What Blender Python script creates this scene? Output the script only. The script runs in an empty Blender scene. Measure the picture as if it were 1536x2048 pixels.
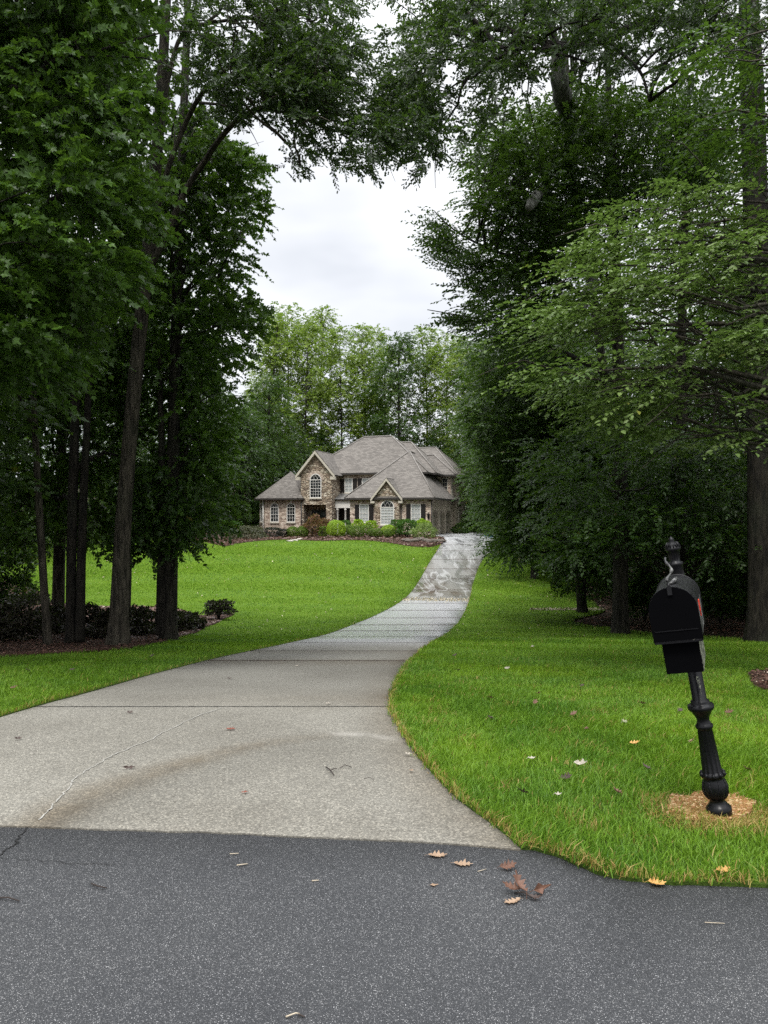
import bpy, bmesh, math, random
import numpy as np
from mathutils import Vector, Matrix
from mathutils.geometry import delaunay_2d_cdt

random.seed(7)
RNG = np.random.default_rng(11)
C = bpy.context.scene.collection
F = 1540.0           # focal length in photo pixels
HOR = 1030.0         # photo row of the horizon
EYE = 1.6

# ------------------------------------------------------------------ terrain
_K = np.array([(-300, 0), (-20, 0), (0, 0), (3.3, 0), (3.9, 0), (7, -.15), (11, -.55), (16, -1.1), (22, -1.75), (30, -2.3),
               (37, -2.52), (44, -2.05), (50, -1.2), (56, -.48), (60, -.27), (64, -.2), (90, -.1), (150, 2), (400, 14), (900, 30)], float)
def _pchip(x, y):
    h = np.diff(x); d = np.diff(y) / h
    m = np.zeros_like(y)
    for i in range(1, len(x) - 1):
        if d[i - 1] * d[i] > 0:
            w1 = 2 * h[i] + h[i - 1]; w2 = h[i] + 2 * h[i - 1]
            m[i] = (w1 + w2) / (w1 / d[i - 1] + w2 / d[i])
    return m
_M = _pchip(_K[:, 0], _K[:, 1])
def hgt(Y):
    Y = np.asarray(Y, float)
    i = np.clip(np.searchsorted(_K[:, 0], Y) - 1, 0, len(_K) - 2)
    x0 = _K[i, 0]; x1 = _K[i + 1, 0]; h = x1 - x0; t = np.clip((Y - x0) / h, 0, 1)
    return ((1 + 2 * t) * (1 - t) ** 2 * _K[i, 1] + t * (1 - t) ** 2 * h * _M[i]
            + t * t * (3 - 2 * t) * _K[i + 1, 1] + t * t * (t - 1) * h * _M[i + 1])
_D = np.linspace(1.2, 95, 6000)
_Y = HOR + F * (EYE - hgt(_D)) / _D
_Y = np.minimum.accumulate(_Y)
def row2d(py):
    return np.interp(-np.asarray(py, float), -_Y, _D)
def gp(px, py):
    """ground point seen at photo pixel"""
    d = row2d(py)
    return (np.asarray(px, float) - 768) / F * d, d
def at(px, py, d):
    return Vector(((px - 768) / F * d, d, EYE - (py - HOR) / F * d))

# ------------------------------------------------------------------ materials
class NT:
    def __init__(s, name):
        s.m = bpy.data.materials.new(name); s.m.use_nodes = True
        s.t = s.m.node_tree; s.t.nodes.clear()
        s.out = s.n('ShaderNodeOutputMaterial')
    def n(s, typ, ins=None, **kw):
        nd = s.t.nodes.new(typ)
        for k, v in kw.items(): setattr(nd, k, v)
        for k, v in (ins or {}).items():
            if isinstance(v, bpy.types.NodeSocket): s.t.links.new(v, nd.inputs[k])
            else: nd.inputs[k].default_value = v
        return nd
    def math(s, op, a, b=0.0, c=0.0, clamp=False):
        return s.n('ShaderNodeMath', {0: a, 1: b, 2: c}, operation=op, use_clamp=clamp).outputs[0]
    def coord(s, kind='Object'): return s.n('ShaderNodeTexCoord').outputs[kind]
    def noise(s, vec, scale, detail=3, rough=.55, dist=0.0):
        return s.n('ShaderNodeTexNoise', {'Vector': vec, 'Scale': scale, 'Detail': detail, 'Roughness': rough, 'Distortion': dist})
    def scale(s, vec, sc, loc=(0, 0, 0)):
        return s.n('ShaderNodeMapping', {'Vector': vec, 'Scale': sc, 'Location': loc}).outputs[0]
    def ramp(s, fac, stops, interp='LINEAR'):
        r = s.n('ShaderNodeValToRGB', {'Fac': fac}); e = r.color_ramp.elements
        r.color_ramp.interpolation = interp
        while len(e) < len(stops): e.new(.5)
        for el, (p, c) in zip(e, stops):
            el.position = p; el.color = (c if len(c) == 4 else (*c, 1)) if not isinstance(c, (int, float)) else (c, c, c, 1)
        return r.outputs[0]
    def mix(s, f, a, b, blend='MIX'):
        def c4(v): return (*v, 1) if isinstance(v, tuple) and len(v) == 3 else v
        nd = s.n('ShaderNodeMix', data_type='RGBA', blend_type=blend)
        for idx, v in ((0, f), (6, c4(a)), (7, c4(b))):
            if isinstance(v, bpy.types.NodeSocket): s.t.links.new(v, nd.inputs[idx])
            else: nd.inputs[idx].default_value = v
        return nd.outputs[2]
    def attr(s, name): return s.n('ShaderNodeAttribute', attribute_name=name)
    def bump(s, h, strength=.3, dist=.01):
        return s.n('ShaderNodeBump', {'Height': h, 'Strength': strength, 'Distance': dist}).outputs[0]
    def done(s, col, rough=.8, normal=None, metal=0.0, spec=.5, transl=None, tf=.3, coat=0.0):
        p = s.n('ShaderNodeBsdfPrincipled', {'Roughness': rough, 'Metallic': metal, 'Specular IOR Level': spec, 'Coat Weight': coat})
        if isinstance(col, bpy.types.NodeSocket): s.t.links.new(col, p.inputs['Base Color'])
        else: p.inputs['Base Color'].default_value = (*col, 1)
        if normal is not None: s.t.links.new(normal, p.inputs['Normal'])
        o = p.outputs[0]
        if transl is not None:
            tr = s.n('ShaderNodeBsdfTranslucent')
            if isinstance(transl, bpy.types.NodeSocket): s.t.links.new(transl, tr.inputs[0])
            else: tr.inputs[0].default_value = (*transl, 1)
            o = s.n('ShaderNodeMixShader', {0: tf, 1: o, 2: tr.outputs[0]}).outputs[0]
        s.t.links.new(o, s.out.inputs[0])
        return s.m

def leaf_mat(name, dark, light, autumn=None, tf=.30, rough=.46, big=.5, spec=.36):
    m = NT(name)
    r = m.attr('rnd').outputs['Fac']
    col = m.mix(r, dark, light)
    n = m.noise(m.coord(), big, 2).outputs[0]
    col = m.mix(m.ramp(n, [(.35, 0), (.7, 1)]), col, m.mix(.5, col, light))
    if autumn: col = m.mix(m.ramp(r, [(.955, 0), (.975, 1)]), col, autumn)
    tcol = m.mix(.5, col, (.16, .30, .03), 'MIX')
    return m.done(col, rough, transl=tcol, tf=tf, spec=spec)
def plain(name, col, rough=.6, metal=0.0, var=.15, sc=8.0, spec=.5, bump=0.0):
    m = NT(name); n = m.noise(m.coord(), sc, 4).outputs[0]
    lo = tuple(c * (1 - var) for c in col); hi = tuple(min(1, c * (1 + var)) for c in col)
    nrm = m.bump(n, bump, .01) if bump else None
    return m.done(m.mix(n, lo, hi), rough, nrm, metal, spec)

M = {}
M['leaf_maple'] = leaf_mat('leaf_maple', (.010, .032, .004), (.066, .142, .012), (.13, .19, .02))
M['leaf_oak'] = leaf_mat('leaf_oak', (.009, .022, .007), (.040, .072, .020), spec=.45)
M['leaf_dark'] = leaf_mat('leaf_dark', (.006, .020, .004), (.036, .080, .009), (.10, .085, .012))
M['leaf_beech'] = leaf_mat('leaf_beech', (.034, .078, .014), (.175, .245, .070), (.20, .22, .04), tf=.30)
M['leaf_forest'] = leaf_mat('leaf_forest', (.008, .024, .005), (.046, .094, .013), (.09, .095, .012), big=.25)
M['leaf_poplar'] = leaf_mat('leaf_poplar', (.085, .145, .020), (.24, .32, .045), (.30, .24, .04), big=.15, tf=.4)
M['leaf_box'] = leaf_mat('leaf_box', (.040, .085, .008), (.13, .21, .014), big=3, rough=.5)
M['leaf_lime'] = leaf_mat('leaf_lime', (.17, .30, .015), (.34, .50, .03), big=3, rough=.5)
M['leaf_azalea'] = leaf_mat('leaf_azalea', (.025, .08, .012), (.07, .17, .02), big=2)
M['leaf_plum'] = leaf_mat('leaf_plum', (.022, .018, .020), (.045, .045, .035), big=2, tf=.1)
M['leaf_weep'] = leaf_mat('leaf_weep', (.035, .035, .018), (.075, .08, .035), big=2, tf=.15)
M['leaf_red'] = leaf_mat('leaf_red', (.10, .05, .03), (.22, .10, .06), big=2)
M['leaf_blade'] = leaf_mat('leaf_blade', (.10, .17, .04), (.26, .34, .10), big=2)
M['leaf_litterlow'] = leaf_mat('leaf_litterlow', (.014, .013, .009), (.045, .036, .024), big=1, tf=.1)

def bark(name, a, b, sc=5.0):
    m = NT(name); v = m.scale(m.coord(), (sc, sc, sc * .16))
    n = m.noise(v, 3.0, 6, .65, .6).outputs[0]
    n2 = m.noise(m.coord(), .8, 2).outputs[0]
    col = m.mix(m.ramp(n, [(.40, 0), (.60, 1)]), a, b)
    col = m.mix(m.math('MULTIPLY', m.ramp(n2, [(.5, 0), (.75, 1)]), .35), col, (.040, .055, .030))
    return m.done(col, .9, m.bump(n, .9, .05), spec=.25)
M['bark'] = bark('bark', (.016, .014, .010), (.074, .064, .048))
M['bark_dark'] = bark('bark_dark', (.010, .009, .007), (.040, .035, .027))
M['bark_black'] = bark('bark_black', (.007, .006, .005), (.028, .024, .018))
M['bark_pale'] = bark('bark_pale', (.07, .07, .06), (.19, .19, .17), 2.5)

def asphalt():
    m = NT('asphalt'); c = m.coord()
    v = m.n('ShaderNodeTexVoronoi', {'Vector': c, 'Scale': 240.0}, feature='F1')
    sp = m.n('ShaderNodeSeparateColor', {0: v.outputs['Color']})
    d = v.outputs['Distance']
    chip = m.mix(m.ramp(sp.outputs[0], [(0, .025), (.45, .055), (.72, .10), (.88, .24), (1, .50)]), (.0, .0, .0), (1, 1, 1))
    grey = m.ramp(sp.outputs[0], [(0, (.038, .039, .041)), (.40, (.064, .066, .070)), (.68, (.115, .118, .122)), (.88, (.21, .21, .21)), (1, (.46, .46, .46))])
    fine = m.noise(c, 420.0, 2, .6).outputs[0]
    edge = m.ramp(d, [(.25, 1), (.62, 0)])
    col = m.mix(edge, (.036, .038, .041), grey)
    big = m.noise(c, .9, 4, .6).outputs[0]
    col = m.mix(1.0, col, m.mix(m.ramp(big, [(.3, 0), (.7, 1)]), (.84, .84, .86), (1.16, 1.15, 1.13)), 'MULTIPLY')
    col = m.mix(1.0, col, m.mix(fine, (.6, .6, .6), (1.4, 1.4, 1.4)), 'MULTIPLY')
    h = m.math('ADD', m.math('MULTIPLY', edge, .7), m.math('MULTIPLY', fine, .4))
    return m.done(col, .82, m.bump(h, .7, .006), spec=.4)
M['asphalt'] = asphalt()

def concrete():
    m = NT('concrete'); c = m.coord()
    n1 = m.noise(c, .55, 5, .6).outputs[0]
    base = m.mix(m.ramp(n1, [(.3, 0), (.7, 1)]), (.140, .132, .112), (.220, .212, .186))
    v = m.n('ShaderNodeTexVoronoi', {'Vector': c, 'Scale': 125.0})
    sp = m.n('ShaderNodeSeparateColor', {0: v.outputs['Color']}).outputs[0]
    agg = m.ramp(sp, [(0, (.60, .58, .55)), (.3, (.82, .81, .79)), (.65, (1.03, 1.02, 1.0)), (.85, (1.3, 1.28, 1.24)), (1, (1.8, 1.76, 1.7))])
    near = m.attr('agg').outputs['Fac']
    col = m.mix(near, base, m.mix(1.0, base, agg, 'MULTIPLY'))
    fine = m.noise(c, 230.0, 3, .7).outputs[0]
    col = m.mix(1.0, col, m.mix(fine, (.72, .72, .72), (1.28, 1.28, 1.28)), 'MULTIPLY')
    # stains with their own shapes (attributes 'stain' brown, 'worn' pale, 'wet' film of water)
    sn = m.noise(c, 3.5, 5, .65, .6).outputs[0]
    st = m.math('MULTIPLY', m.attr('stain').outputs['Fac'], m.ramp(sn, [(.25, .45), (.6, 1)]), clamp=True)
    col = m.mix(st, col, m.mix(1.0, col, (.56, .47, .36), 'MULTIPLY'))
    col = m.mix(m.math('MULTIPLY', m.attr('damp').outputs['Fac'], m.ramp(n1, [(.2, .5), (.6, 1)])), col, m.mix(1.0, col, (.58, .58, .57), 'MULTIPLY'))
    col = m.mix(m.attr('worn').outputs['Fac'], col, (.46, .44, .40))
    wet = m.attr('wet').outputs['Fac']
    wv = m.scale(c, (.7, .19, .3))
    wn = m.noise(wv, 1.5, 5, .62, .6).outputs[0]
    bn0 = m.attr('brown').outputs['Fac']
    puddle = m.math('MULTIPLY', wet, m.ramp(wn, [(.38, 0), (.56, 1)]), clamp=True)
    bn = m.ramp(m.noise(m.scale(c, (.5, .12, .3)), .9, 3).outputs[0], [(.44, 0), (.54, 1)])
    bn = m.math('MULTIPLY', bn, bn0)
    col = m.mix(puddle, col, m.mix(bn, m.mix(1.0, col, (.66, .66, .66), 'MULTIPLY'), m.mix(1.0, col, (.46, .36, .27), 'MULTIPLY')))
    # soap foam streaks left by the wash water
    fn = m.noise(m.scale(c, (.9, .16, .2)), 1.3, 2, .4, .7).outputs[0]
    fl = m.math('ABSOLUTE', m.math('SUBTRACT', fn, .5))
    foam = m.math('MULTIPLY', m.attr('foam').outputs['Fac'], m.ramp(fl, [(.010, 1), (.034, 0)]), clamp=True)
    col = m.mix(m.math('MULTIPLY', foam, .45), col, (.50, .50, .49))
    col = m.mix(m.math('MULTIPLY', m.attr('sky_sheen').outputs['Fac'], .75), col, m.mix(n1, (.40, .41, .43), (.50, .51, .53)))  # pale bluish sky reflection painted into the slab colour
    j = m.attr('joint').outputs['Fac']
    col = m.mix(j, col, (.045, .042, .036))
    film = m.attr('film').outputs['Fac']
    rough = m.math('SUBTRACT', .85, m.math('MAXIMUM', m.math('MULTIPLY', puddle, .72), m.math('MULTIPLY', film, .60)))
    h = m.math('ADD', m.math('MULTIPLY', sp, m.math('MULTIPLY', near, .8)), m.math('MULTIPLY', fine, .4))
    return m.done(col, rough, m.bump(h, .35, .004), spec=.5)
M['concrete'] = concrete()

def soil(name, a, b, c3, sc=14):
    m = NT(name); c = m.coord()
    v = m.n('ShaderNodeTexVoronoi', {'Vector': c, 'Scale': float(sc), 'Randomness': 1.0})
    s = m.n('ShaderNodeSeparateColor', {0: v.outputs['Color']}).outputs[0]
    n = m.noise(c, 1.2, 4).outputs[0]
    col = m.mix(n, m.mix(s, a, b), m.mix(m.ramp(s, [(.7, 0), (.95, 1)]), a, c3))
    return m.done(col, .95, m.bump(m.math('ADD', s, m.noise(c, 40, 3).outputs[0]), .8, .03), spec=.2)
M['mulch'] = soil('mulch', (.032, .014, .010), (.085, .040, .027), (.15, .11, .085), 22)
M['forest_floor'] = soil('forest_floor', (.020, .015, .010), (.065, .042, .026), (.12, .085, .055), 12)
def lawn_soil():
    m = NT('lawn_soil'); c = m.coord()
    n = m.noise(c, 6, 5, .7).outputs[0]; b = m.noise(c, .35, 3).outputs[0]
    col = m.mix(m.ramp(n, [(.3, 0), (.7, 1)]), (.020, .026, .008), (.045, .085, .010))
    col = m.mix(m.ramp(b, [(.35, 0), (.7, .4)]), col, (.06, .11, .01))
    col = m.mix(m.attr('sunlit').outputs['Fac'], col, m.mix(n, (.045, .095, .006), (.105, .175, .010)))  # far turf painted brighter, as the open lawn catches more light
    return m.done(col, .95, m.bump(m.noise(c, 60, 3).outputs[0], .6, .02), spec=.15)
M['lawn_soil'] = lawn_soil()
def grass():
    m = NT('grass_blade')
    r = m.attr('rnd').outputs['Fac']; dry = m.attr('dry').outputs['Fac']
    c = m.coord(); b = m.noise(c, .55, 3).outputs[0]; b2 = m.noise(c, 2.6, 3).outputs[0]
    col = m.mix(r, (.038, .108, .009), (.175, .32, .032))
    col = m.mix(m.ramp(b, [(.38, 0), (.66, .55)]), col, (.24, .38, .015))
    col = m.mix(m.ramp(b2, [(.45, 0), (.75, .5)]), col, (.055, .17, .018))
    col = m.mix(dry, col, m.mix(r, (.30, .15, .045), (.55, .38, .16)))
    return m.done(col, .45, transl=m.mix(.4, col, (.20, .40, .02)), tf=.35, spec=.22)
M['grass'] = grass()
M['straw'] = soil('straw', (.20, .095, .035), (.48, .27, .11), (.60, .48, .30), 70)

def brick():
    m = NT('brick'); uv = m.n('ShaderNodeUVMap', uv_map='UVMap').outputs[0]
    b = m.n('ShaderNodeTexBrick', {'Vector': uv, 'Color1': (.40, .30, .245, 1), 'Color2': (.54, .47, .40, 1), 'Mortar': (.50, .45, .38, 1), 'Scale': 1.0,
            'Mortar Size': .009, 'Bias': .1, 'Brick Width': .24, 'Row Height': .085})
    v = m.n('ShaderNodeTexVoronoi', {'Vector': m.scale(uv, (4.2, 11.5, 1)), 'Scale': 1.0})
    s = m.n('ShaderNodeSeparateColor', {0: v.outputs['Color']}).outputs[0]
    col = m.mix(1.0, b.outputs[0], m.ramp(s, [(0, (.45, .40, .38)), (.3, (.85, .8, .78)), (.7, (1.1, 1.1, 1.08)), (1, (1.5, 1.5, 1.5))]), 'MULTIPLY')
    n = m.noise(uv, 1.2, 4).outputs[0]
    col = m.mix(1.0, col, m.mix(n, (.85, .85, .85), (1.12, 1.1, 1.08)), 'MULTIPLY')
    return m.done(col, .9, m.bump(b.outputs[1], .3, -.01), spec=.2)
def stone(name, tint=(1, 1, 1), sx=3.4, sy=7.5):
    m = NT(name); uv = m.n('ShaderNodeUVMap', uv_map='UVMap').outputs[0]
    vv = m.scale(uv, (sx, sy, 1))
    nv = m.noise(vv, 1.5, 2).outputs[1]
    vv = m.mix(.12, vv, nv)
    v = m.n('ShaderNodeTexVoronoi', {'Vector': vv, 'Scale': 1.0, 'Randomness': .85})
    e = m.n('ShaderNodeTexVoronoi', {'Vector': vv, 'Scale': 1.0, 'Randomness': .85}, feature='DISTANCE_TO_EDGE').outputs['Distance']
    s = m.n('ShaderNodeSeparateColor', {0: v.outputs['Color']}).outputs[0]
    col = m.ramp(s, [(0, (.17, .13, .10)), (.25, (.30, .235, .17)), (.5, (.40, .32, .235)), (.75, (.48, .41, .31)), (1, (.58, .52, .42))])
    col = m.mix(1.0, col, tint, 'MULTIPLY')
    col = m.mix(m.ramp(e, [(.02, 1), (.09, 0)]), col, (.13, .10, .075))
    return m.done(col, .9, m.bump(m.ramp(e, [(0, 0), (.2, 1)]), .9, .05), spec=.2)
def shingle():
    m = NT('shingle'); uv = m.n('ShaderNodeUVMap', uv_map='UVMap').outputs[0]
    b = m.n('ShaderNodeTexBrick', {'Vector': uv, 'Color1': (.105, .097, .088, 1), 'Color2': (.178, .165, .150, 1), 'Mortar': (.085, .078, .07, 1), 'Scale': 1.0,
            'Mortar Size': .012, 'Brick Width': .33, 'Row Height': .17})
    n = m.noise(uv, .7, 5, .65).outputs[0]; n2 = m.noise(uv, 14, 3).outputs[0]
    col = m.mix(1.0, b.outputs[0], m.mix(n, (.82, .8, .79), (1.2, 1.19, 1.17)), 'MULTIPLY')
    col = m.mix(1.0, col, m.mix(n2, (.8, .8, .8), (1.2, 1.2, 1.2)), 'MULTIPLY')
    return m.done(col, .9, m.bump(b.outputs[1], .3, -.01), spec=.25)
M['brick'] = brick(); M['stone'] = stone('stone'); M['shingle'] = shingle()
def brick_tan():
    m = NT('brick_painted'); uv = m.n('ShaderNodeUVMap', uv_map='UVMap').outputs[0]
    b = m.n('ShaderNodeTexBrick', {'Vector': uv, 'Color1': (.30, .25, .19, 1), 'Color2': (.40, .34, .27, 1), 'Mortar': (.34, .30, .24, 1), 'Scale': 1.0,
            'Mortar Size': .010, 'Brick Width': .24, 'Row Height': .085})
    n = m.noise(uv, 1.0, 4).outputs[0]
    return m.done(m.mix(1.0, b.outputs[0], m.mix(n, (.8, .8, .8), (1.15, 1.15, 1.15)), 'MULTIPLY'), .9, spec=.2)
M['brick_tan'] = brick_tan()
M['cap'] = plain('ridge_shingle', (.20, .185, .168), .9)
M['trim'] = plain('trim_paint', (.50, .46, .38), .6, var=.08)
M['white'] = plain('white_paint', (.74, .72, .67), .5, var=.05)
M['fascia'] = plain('dark_gutter', (.035, .030, .026), .5)
M['shutter'] = plain('shutter_paint', (.014, .010, .009), .5)
M['garage'] = plain('garage_paint', (.30, .27, .215), .6, var=.06)
M['blind'] = plain('window_blind', (.40, .42, .41), .5, var=.12, sc=3)
def glass():
    m = NT('window_glass'); n = m.noise(m.coord(), 1.6, 3).outputs[0]
    return m.done(m.mix(m.ramp(n, [(.35, 0), (.65, 1)]), (.008, .009, .010), (.045, .05, .055)), .06, spec=.8)
M['glass'] = glass()
M['porch_dark'] = plain('porch_door_paint', (.022, .015, .012), .4)
M['metal_roof'] = plain('metal_roof', (.17, .165, .155), .5)

def iron():
    m = NT('black_cast_iron'); c = m.coord(); n = m.noise(c, 26, 5, .7).outputs[0]
    w = m.noise(c, 9, 4, .7).outputs[0]
    col = m.mix(m.ramp(w, [(.68, 0), (.74, 1)]), m.mix(n, (.004, .004, .005), (.010, .010, .011)), (.14, .135, .11))
    return m.done(col, m.ramp(n, [(.3, .22), (.7, .42)]), m.bump(n, .25, .003), spec=.22)
M['iron'] = iron()
def sheet():
    m = NT('black_sheet_metal'); c = m.coord(); n = m.noise(c, 14, 5, .7).outputs[0]
    return m.done(m.mix(n, (.004, .004, .005), (.010, .010, .011)), m.ramp(n, [(.3, .30), (.7, .46)]), m.bump(n, .08, .002), spec=.35)
M['sheet'] = sheet()
def peeled():
    m = NT('peeled_paint'); c = m.coord(); n = m.noise(m.scale(c, (1, 1, .5)), 30, 5, .75).outputs[0]
    return m.done(m.mix(m.ramp(n, [(.46, 0), (.54, 1)]), (.010, .010, .010), (.24, .25, .18)), .6)
M['peeled'] = peeled()
M['door_black'] = plain('door_black_paint', (.002, .002, .0025), .7, spec=.03)
def worn_side():
    m = NT('worn_box_side'); c = m.coord(); n = m.noise(m.scale(c, (1, 1, .6)), 22, 5, .75).outputs[0]
    return m.done(m.mix(m.ramp(n, [(.50, 0), (.62, 1)]), (.012, .012, .012), (.22, .22, .21)), .5)
M['worn'] = worn_side()
M['red'] = plain('red_flag_paint', (.50, .035, .015), .5, var=.4, sc=40)
M['grout'] = plain('concrete_lump', (.52, .49, .42), .9, bump=.4)
def deadleaf(name, a, b):
    m = NT(name); n = m.noise(m.coord(), 30, 4).outputs[0]
    return m.done(m.mix(n, a, b), .6, m.bump(n, .3, .004), transl=b, tf=.15)
M['leaf_brown'] = deadleaf('dead_leaf_brown', (.075, .035, .022), (.19, .095, .06))
M['leaf_tan'] = deadleaf('dead_leaf_tan', (.24, .15, .09), (.44, .31, .21))
M['leaf_pale'] = deadleaf('dead_leaf_pale', (.33, .29, .24), (.48, .44, .37))
M['leaf_orange'] = deadleaf('dead_leaf_orange', (.50, .24, .06), (.62, .36, .12))
M['leaf_rust'] = deadleaf('dead_leaf_rust', (.16, .035, .02), (.26, .07, .04))
M['leaf_darkbrown'] = deadleaf('dead_leaf_darkbrown', (.035, .022, .018), (.08, .05, .04))
M['twig'] = plain('twig_bark', (.035, .026, .022), .9)
M['twig_pale'] = plain('pale_twig_wood', (.42, .36, .27), .9)
M['rock'] = plain('edging_rock', (.10, .085, .07), .95, var=.5, sc=5, bump=.5)
M['rock_pale'] = plain('pale_rock', (.34, .31, .27), .95, var=.3, sc=5, bump=.5)
M['hose'] = plain('blue_hose_rubber', (.03, .16, .34), .4)
M['sealant'] = plain('crack_filler', (.32, .31, .28), .8, var=.25, sc=40)
M['crackdark'] = plain('open_crack', (.006, .006, .006), .95)

# ------------------------------------------------------------------ object helpers
def tag(o, label=None, cat=None, group=None, kind=None):
    if label: o['label'] = label
    if cat: o['category'] = cat
    if group: o['group'] = group
    if kind: o['kind'] = kind
    return o
def empty(name, loc=(0, 0, 0), rot=(0, 0, 0), label=None, cat=None, group=None):
    o = bpy.data.objects.new(name, None); C.objects.link(o)
    o.location = loc; o.rotation_euler = rot; o.empty_display_size = .2
    return tag(o, label, cat, group)
def link(name, me, parent=None):
    o = bpy.data.objects.new(name, me); C.objects.link(o)
    if parent is not None: o.parent = parent
    return o
def copy_tree(o, parent=None):
    c = o.copy(); C.objects.link(c)
    if parent is not None: c.parent = parent
    for ch in [x for x in o.children]: copy_tree(ch, c)
    return c

class MB:
    """collects polygons with uvs and material slots"""
    def __init__(s): s.v = []; s.f = []; s.uv = []; s.mi = []; s.sm = []
    def poly(s, pts, uvs=None, mi=0, smooth=False):
        b = len(s.v); s.v += [tuple(p) for p in pts]; s.f.append(list(range(b, b + len(pts))))
        s.uv.append(uvs if uvs else [(0, 0)] * len(pts)); s.mi.append(mi); s.sm.append(smooth)
    def face(s, idx, mi=0, smooth=True):
        s.f.append(list(idx)); s.uv.append([(0, 0)] * len(idx)); s.mi.append(mi); s.sm.append(smooth)
    def box(s, lo, hi, fr=None, mi=0, uvs=False):
        x0, y0, z0 = lo; x1, y1, z1 = hi
        P = [(x0, y0, z0), (x1, y0, z0), (x1, y1, z0), (x0, y1, z0), (x0, y0, z1), (x1, y0, z1), (x1, y1, z1), (x0, y1, z1)]
        for q in ((0, 3, 2, 1), (4, 5, 6, 7), (0, 1, 5, 4), (1, 2, 6, 5), (2, 3, 7, 6), (3, 0, 4, 7)):
            pts = [P[i] for i in q]
            u = [(p[0] + p[1], p[2]) for p in pts]
            s.poly([fr(p) for p in pts] if fr else pts, u, mi)
    def tube(s, path, radii, n=8, cap=True, mi=0, twist=0.0):
        path = [Vector(p) for p in path]; rings = []
        up = Vector((0, 0, 1)); prev = None
        for i, p in enumerate(path):
            t = (path[min(i + 1, len(path) - 1)] - path[max(i - 1, 0)]).normalized()
            if prev is None:
                a = t.cross(Vector((1, 0, 0)) if abs(t.x) < .8 else Vector((0, 1, 0))).normalized()
            else: a = (prev - t * prev.dot(t)).normalized()
            prev = a; b = t.cross(a); r = radii[i]; base = len(s.v)
            for k in range(n):
                an = 2 * math.pi * k / n
                rr = r[k % len(r)] if isinstance(r, (list, tuple)) else r
                s.v.append(tuple(p + a * (math.cos(an) * rr) + b * (math.sin(an) * rr)))
            rings.append(base)
        for i in range(len(rings) - 1):
            for k in range(n):
                k2 = (k + 1) % n
                s.face((rings[i] + k, rings[i] + k2, rings[i + 1] + k2, rings[i + 1] + k), mi)
        if cap:
            s.face([rings[-1] + k for k in range(n)], mi); s.face([rings[0] + k for k in reversed(range(n))], mi)
    def lathe(s, prof, n=24, z0=0.0, mi=0, flute=0, depth=0.0, fr=None):
        """prof: list of (z, r[, fluted])"""
        rings = []
        for q in prof:
            z, r = q[0], q[1]; fl = q[2] if len(q) > 2 else 0
            base = len(s.v)
            for k in range(n):
                an = 2 * math.pi * k / n
                rr = r * (1 - fl * depth * (.5 + .5 * math.cos(flute * an))) if flute else r
                p = Vector((rr * math.cos(an), rr * math.sin(an), z + z0))
                s.v.append(tuple(fr(p) if fr else p))
            rings.append(base)
        for i in range(len(rings) - 1):
            for k in range(n):
                k2 = (k + 1) % n
                s.face((rings[i] + k, rings[i] + k2, rings[i + 1] + k2, rings[i + 1] + k), mi)
        s.face([rings[-1] + k for k in range(n)], mi); s.face([rings[0] + k for k in reversed(range(n))], mi)
    def build(s, name, mats, parent=None, autosmooth=False):
        me = bpy.data.meshes.new(name); me.from_pydata(s.v, [], s.f)
        for m_ in (mats if isinstance(mats, (list, tuple)) else [mats]): me.materials.append(m_)
        uvl = me.uv_layers.new(name='UVMap')
        uvl.data.foreach_set('uv', np.array([c for u in s.uv for p in u for c in p], dtype=np.float32))
        me.polygons.foreach_set('material_index', s.mi)
        me.polygons.foreach_set('use_smooth', s.sm)
        me.update()
        return link(name, me, parent)

def np_mesh(name, V, F4, counts, mats, attrs=None, mi=None, smooth=False):
    """V (N,3); F4 flat loop indices; counts per face"""
    me = bpy.data.meshes.new(name)
    me.vertices.add(len(V)); me.vertices.foreach_set('co', np.ascontiguousarray(V, dtype=np.float32).ravel())
    me.loops.add(len(F4)); me.loops.foreach_set('vertex_index', F4.astype(np.int32))
    me.polygons.add(len(counts))
    st = np.concatenate([[0], np.cumsum(counts)[:-1]]).astype(np.int32)
    me.polygons.foreach_set('loop_start', st)
    if mi is not None: me.polygons.foreach_set('material_index', mi.astype(np.int32))
    if smooth: me.polygons.foreach_set('use_smooth', np.ones(len(counts), bool))
    for k, (dom, arr) in (attrs or {}).items():
        a = me.attributes.new(k, 'FLOAT', dom); a.data.foreach_set('value', arr.astype(np.float32))
    for m_ in (mats if isinstance(mats, (list, tuple)) else [mats]): me.materials.append(m_)
    me.update(calc_edges=True)
    return me

LEAF = {
    'quad': ([(0, 0, 0), (.5, .30, .06), (1, 0, -.05), (.5, -.30, .06)], [(0, 1, 2, 3)]),
    'ell': ([(0, 0, 0), (.3, .25, .06), (.68, .22, .04), (1, 0, -.10), (.68, -.22, .04), (.3, -.25, .06)], [(0, 1, 2, 3), (0, 3, 4, 5)]),
    'maple': ([(0, 0, 0), (.02, .30, .03), (.42, .52, .02), (.50, .20, .05), (1, 0, -.10), (.50, -.20, .05), (.42, -.52, .02), (.02, -.30, .03)],
              [(0, 1, 2, 3), (0, 3, 4), (0, 4, 5), (0, 5, 6, 7)]),
    'oak': ([(0, 0, 0), (.28, .07, .03), (.40, .27, .05), (.55, .10, .02), (.76, .22, .0), (1, 0, -.12), (.76, -.22, .0), (.55, -.10, .02), (.40, -.27, .05), (.28, -.07, .03)],
            [(0, 1, 2, 3), (0, 3, 5), (3, 4, 5), (0, 5, 7), (5, 6, 7), (0, 7, 8, 9)]),
    'needle': ([(0, 0, 0), (.5, .06, .03), (1, 0, -.25), (.5, -.06, .03)], [(0, 1, 2, 3)]),
}
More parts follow.
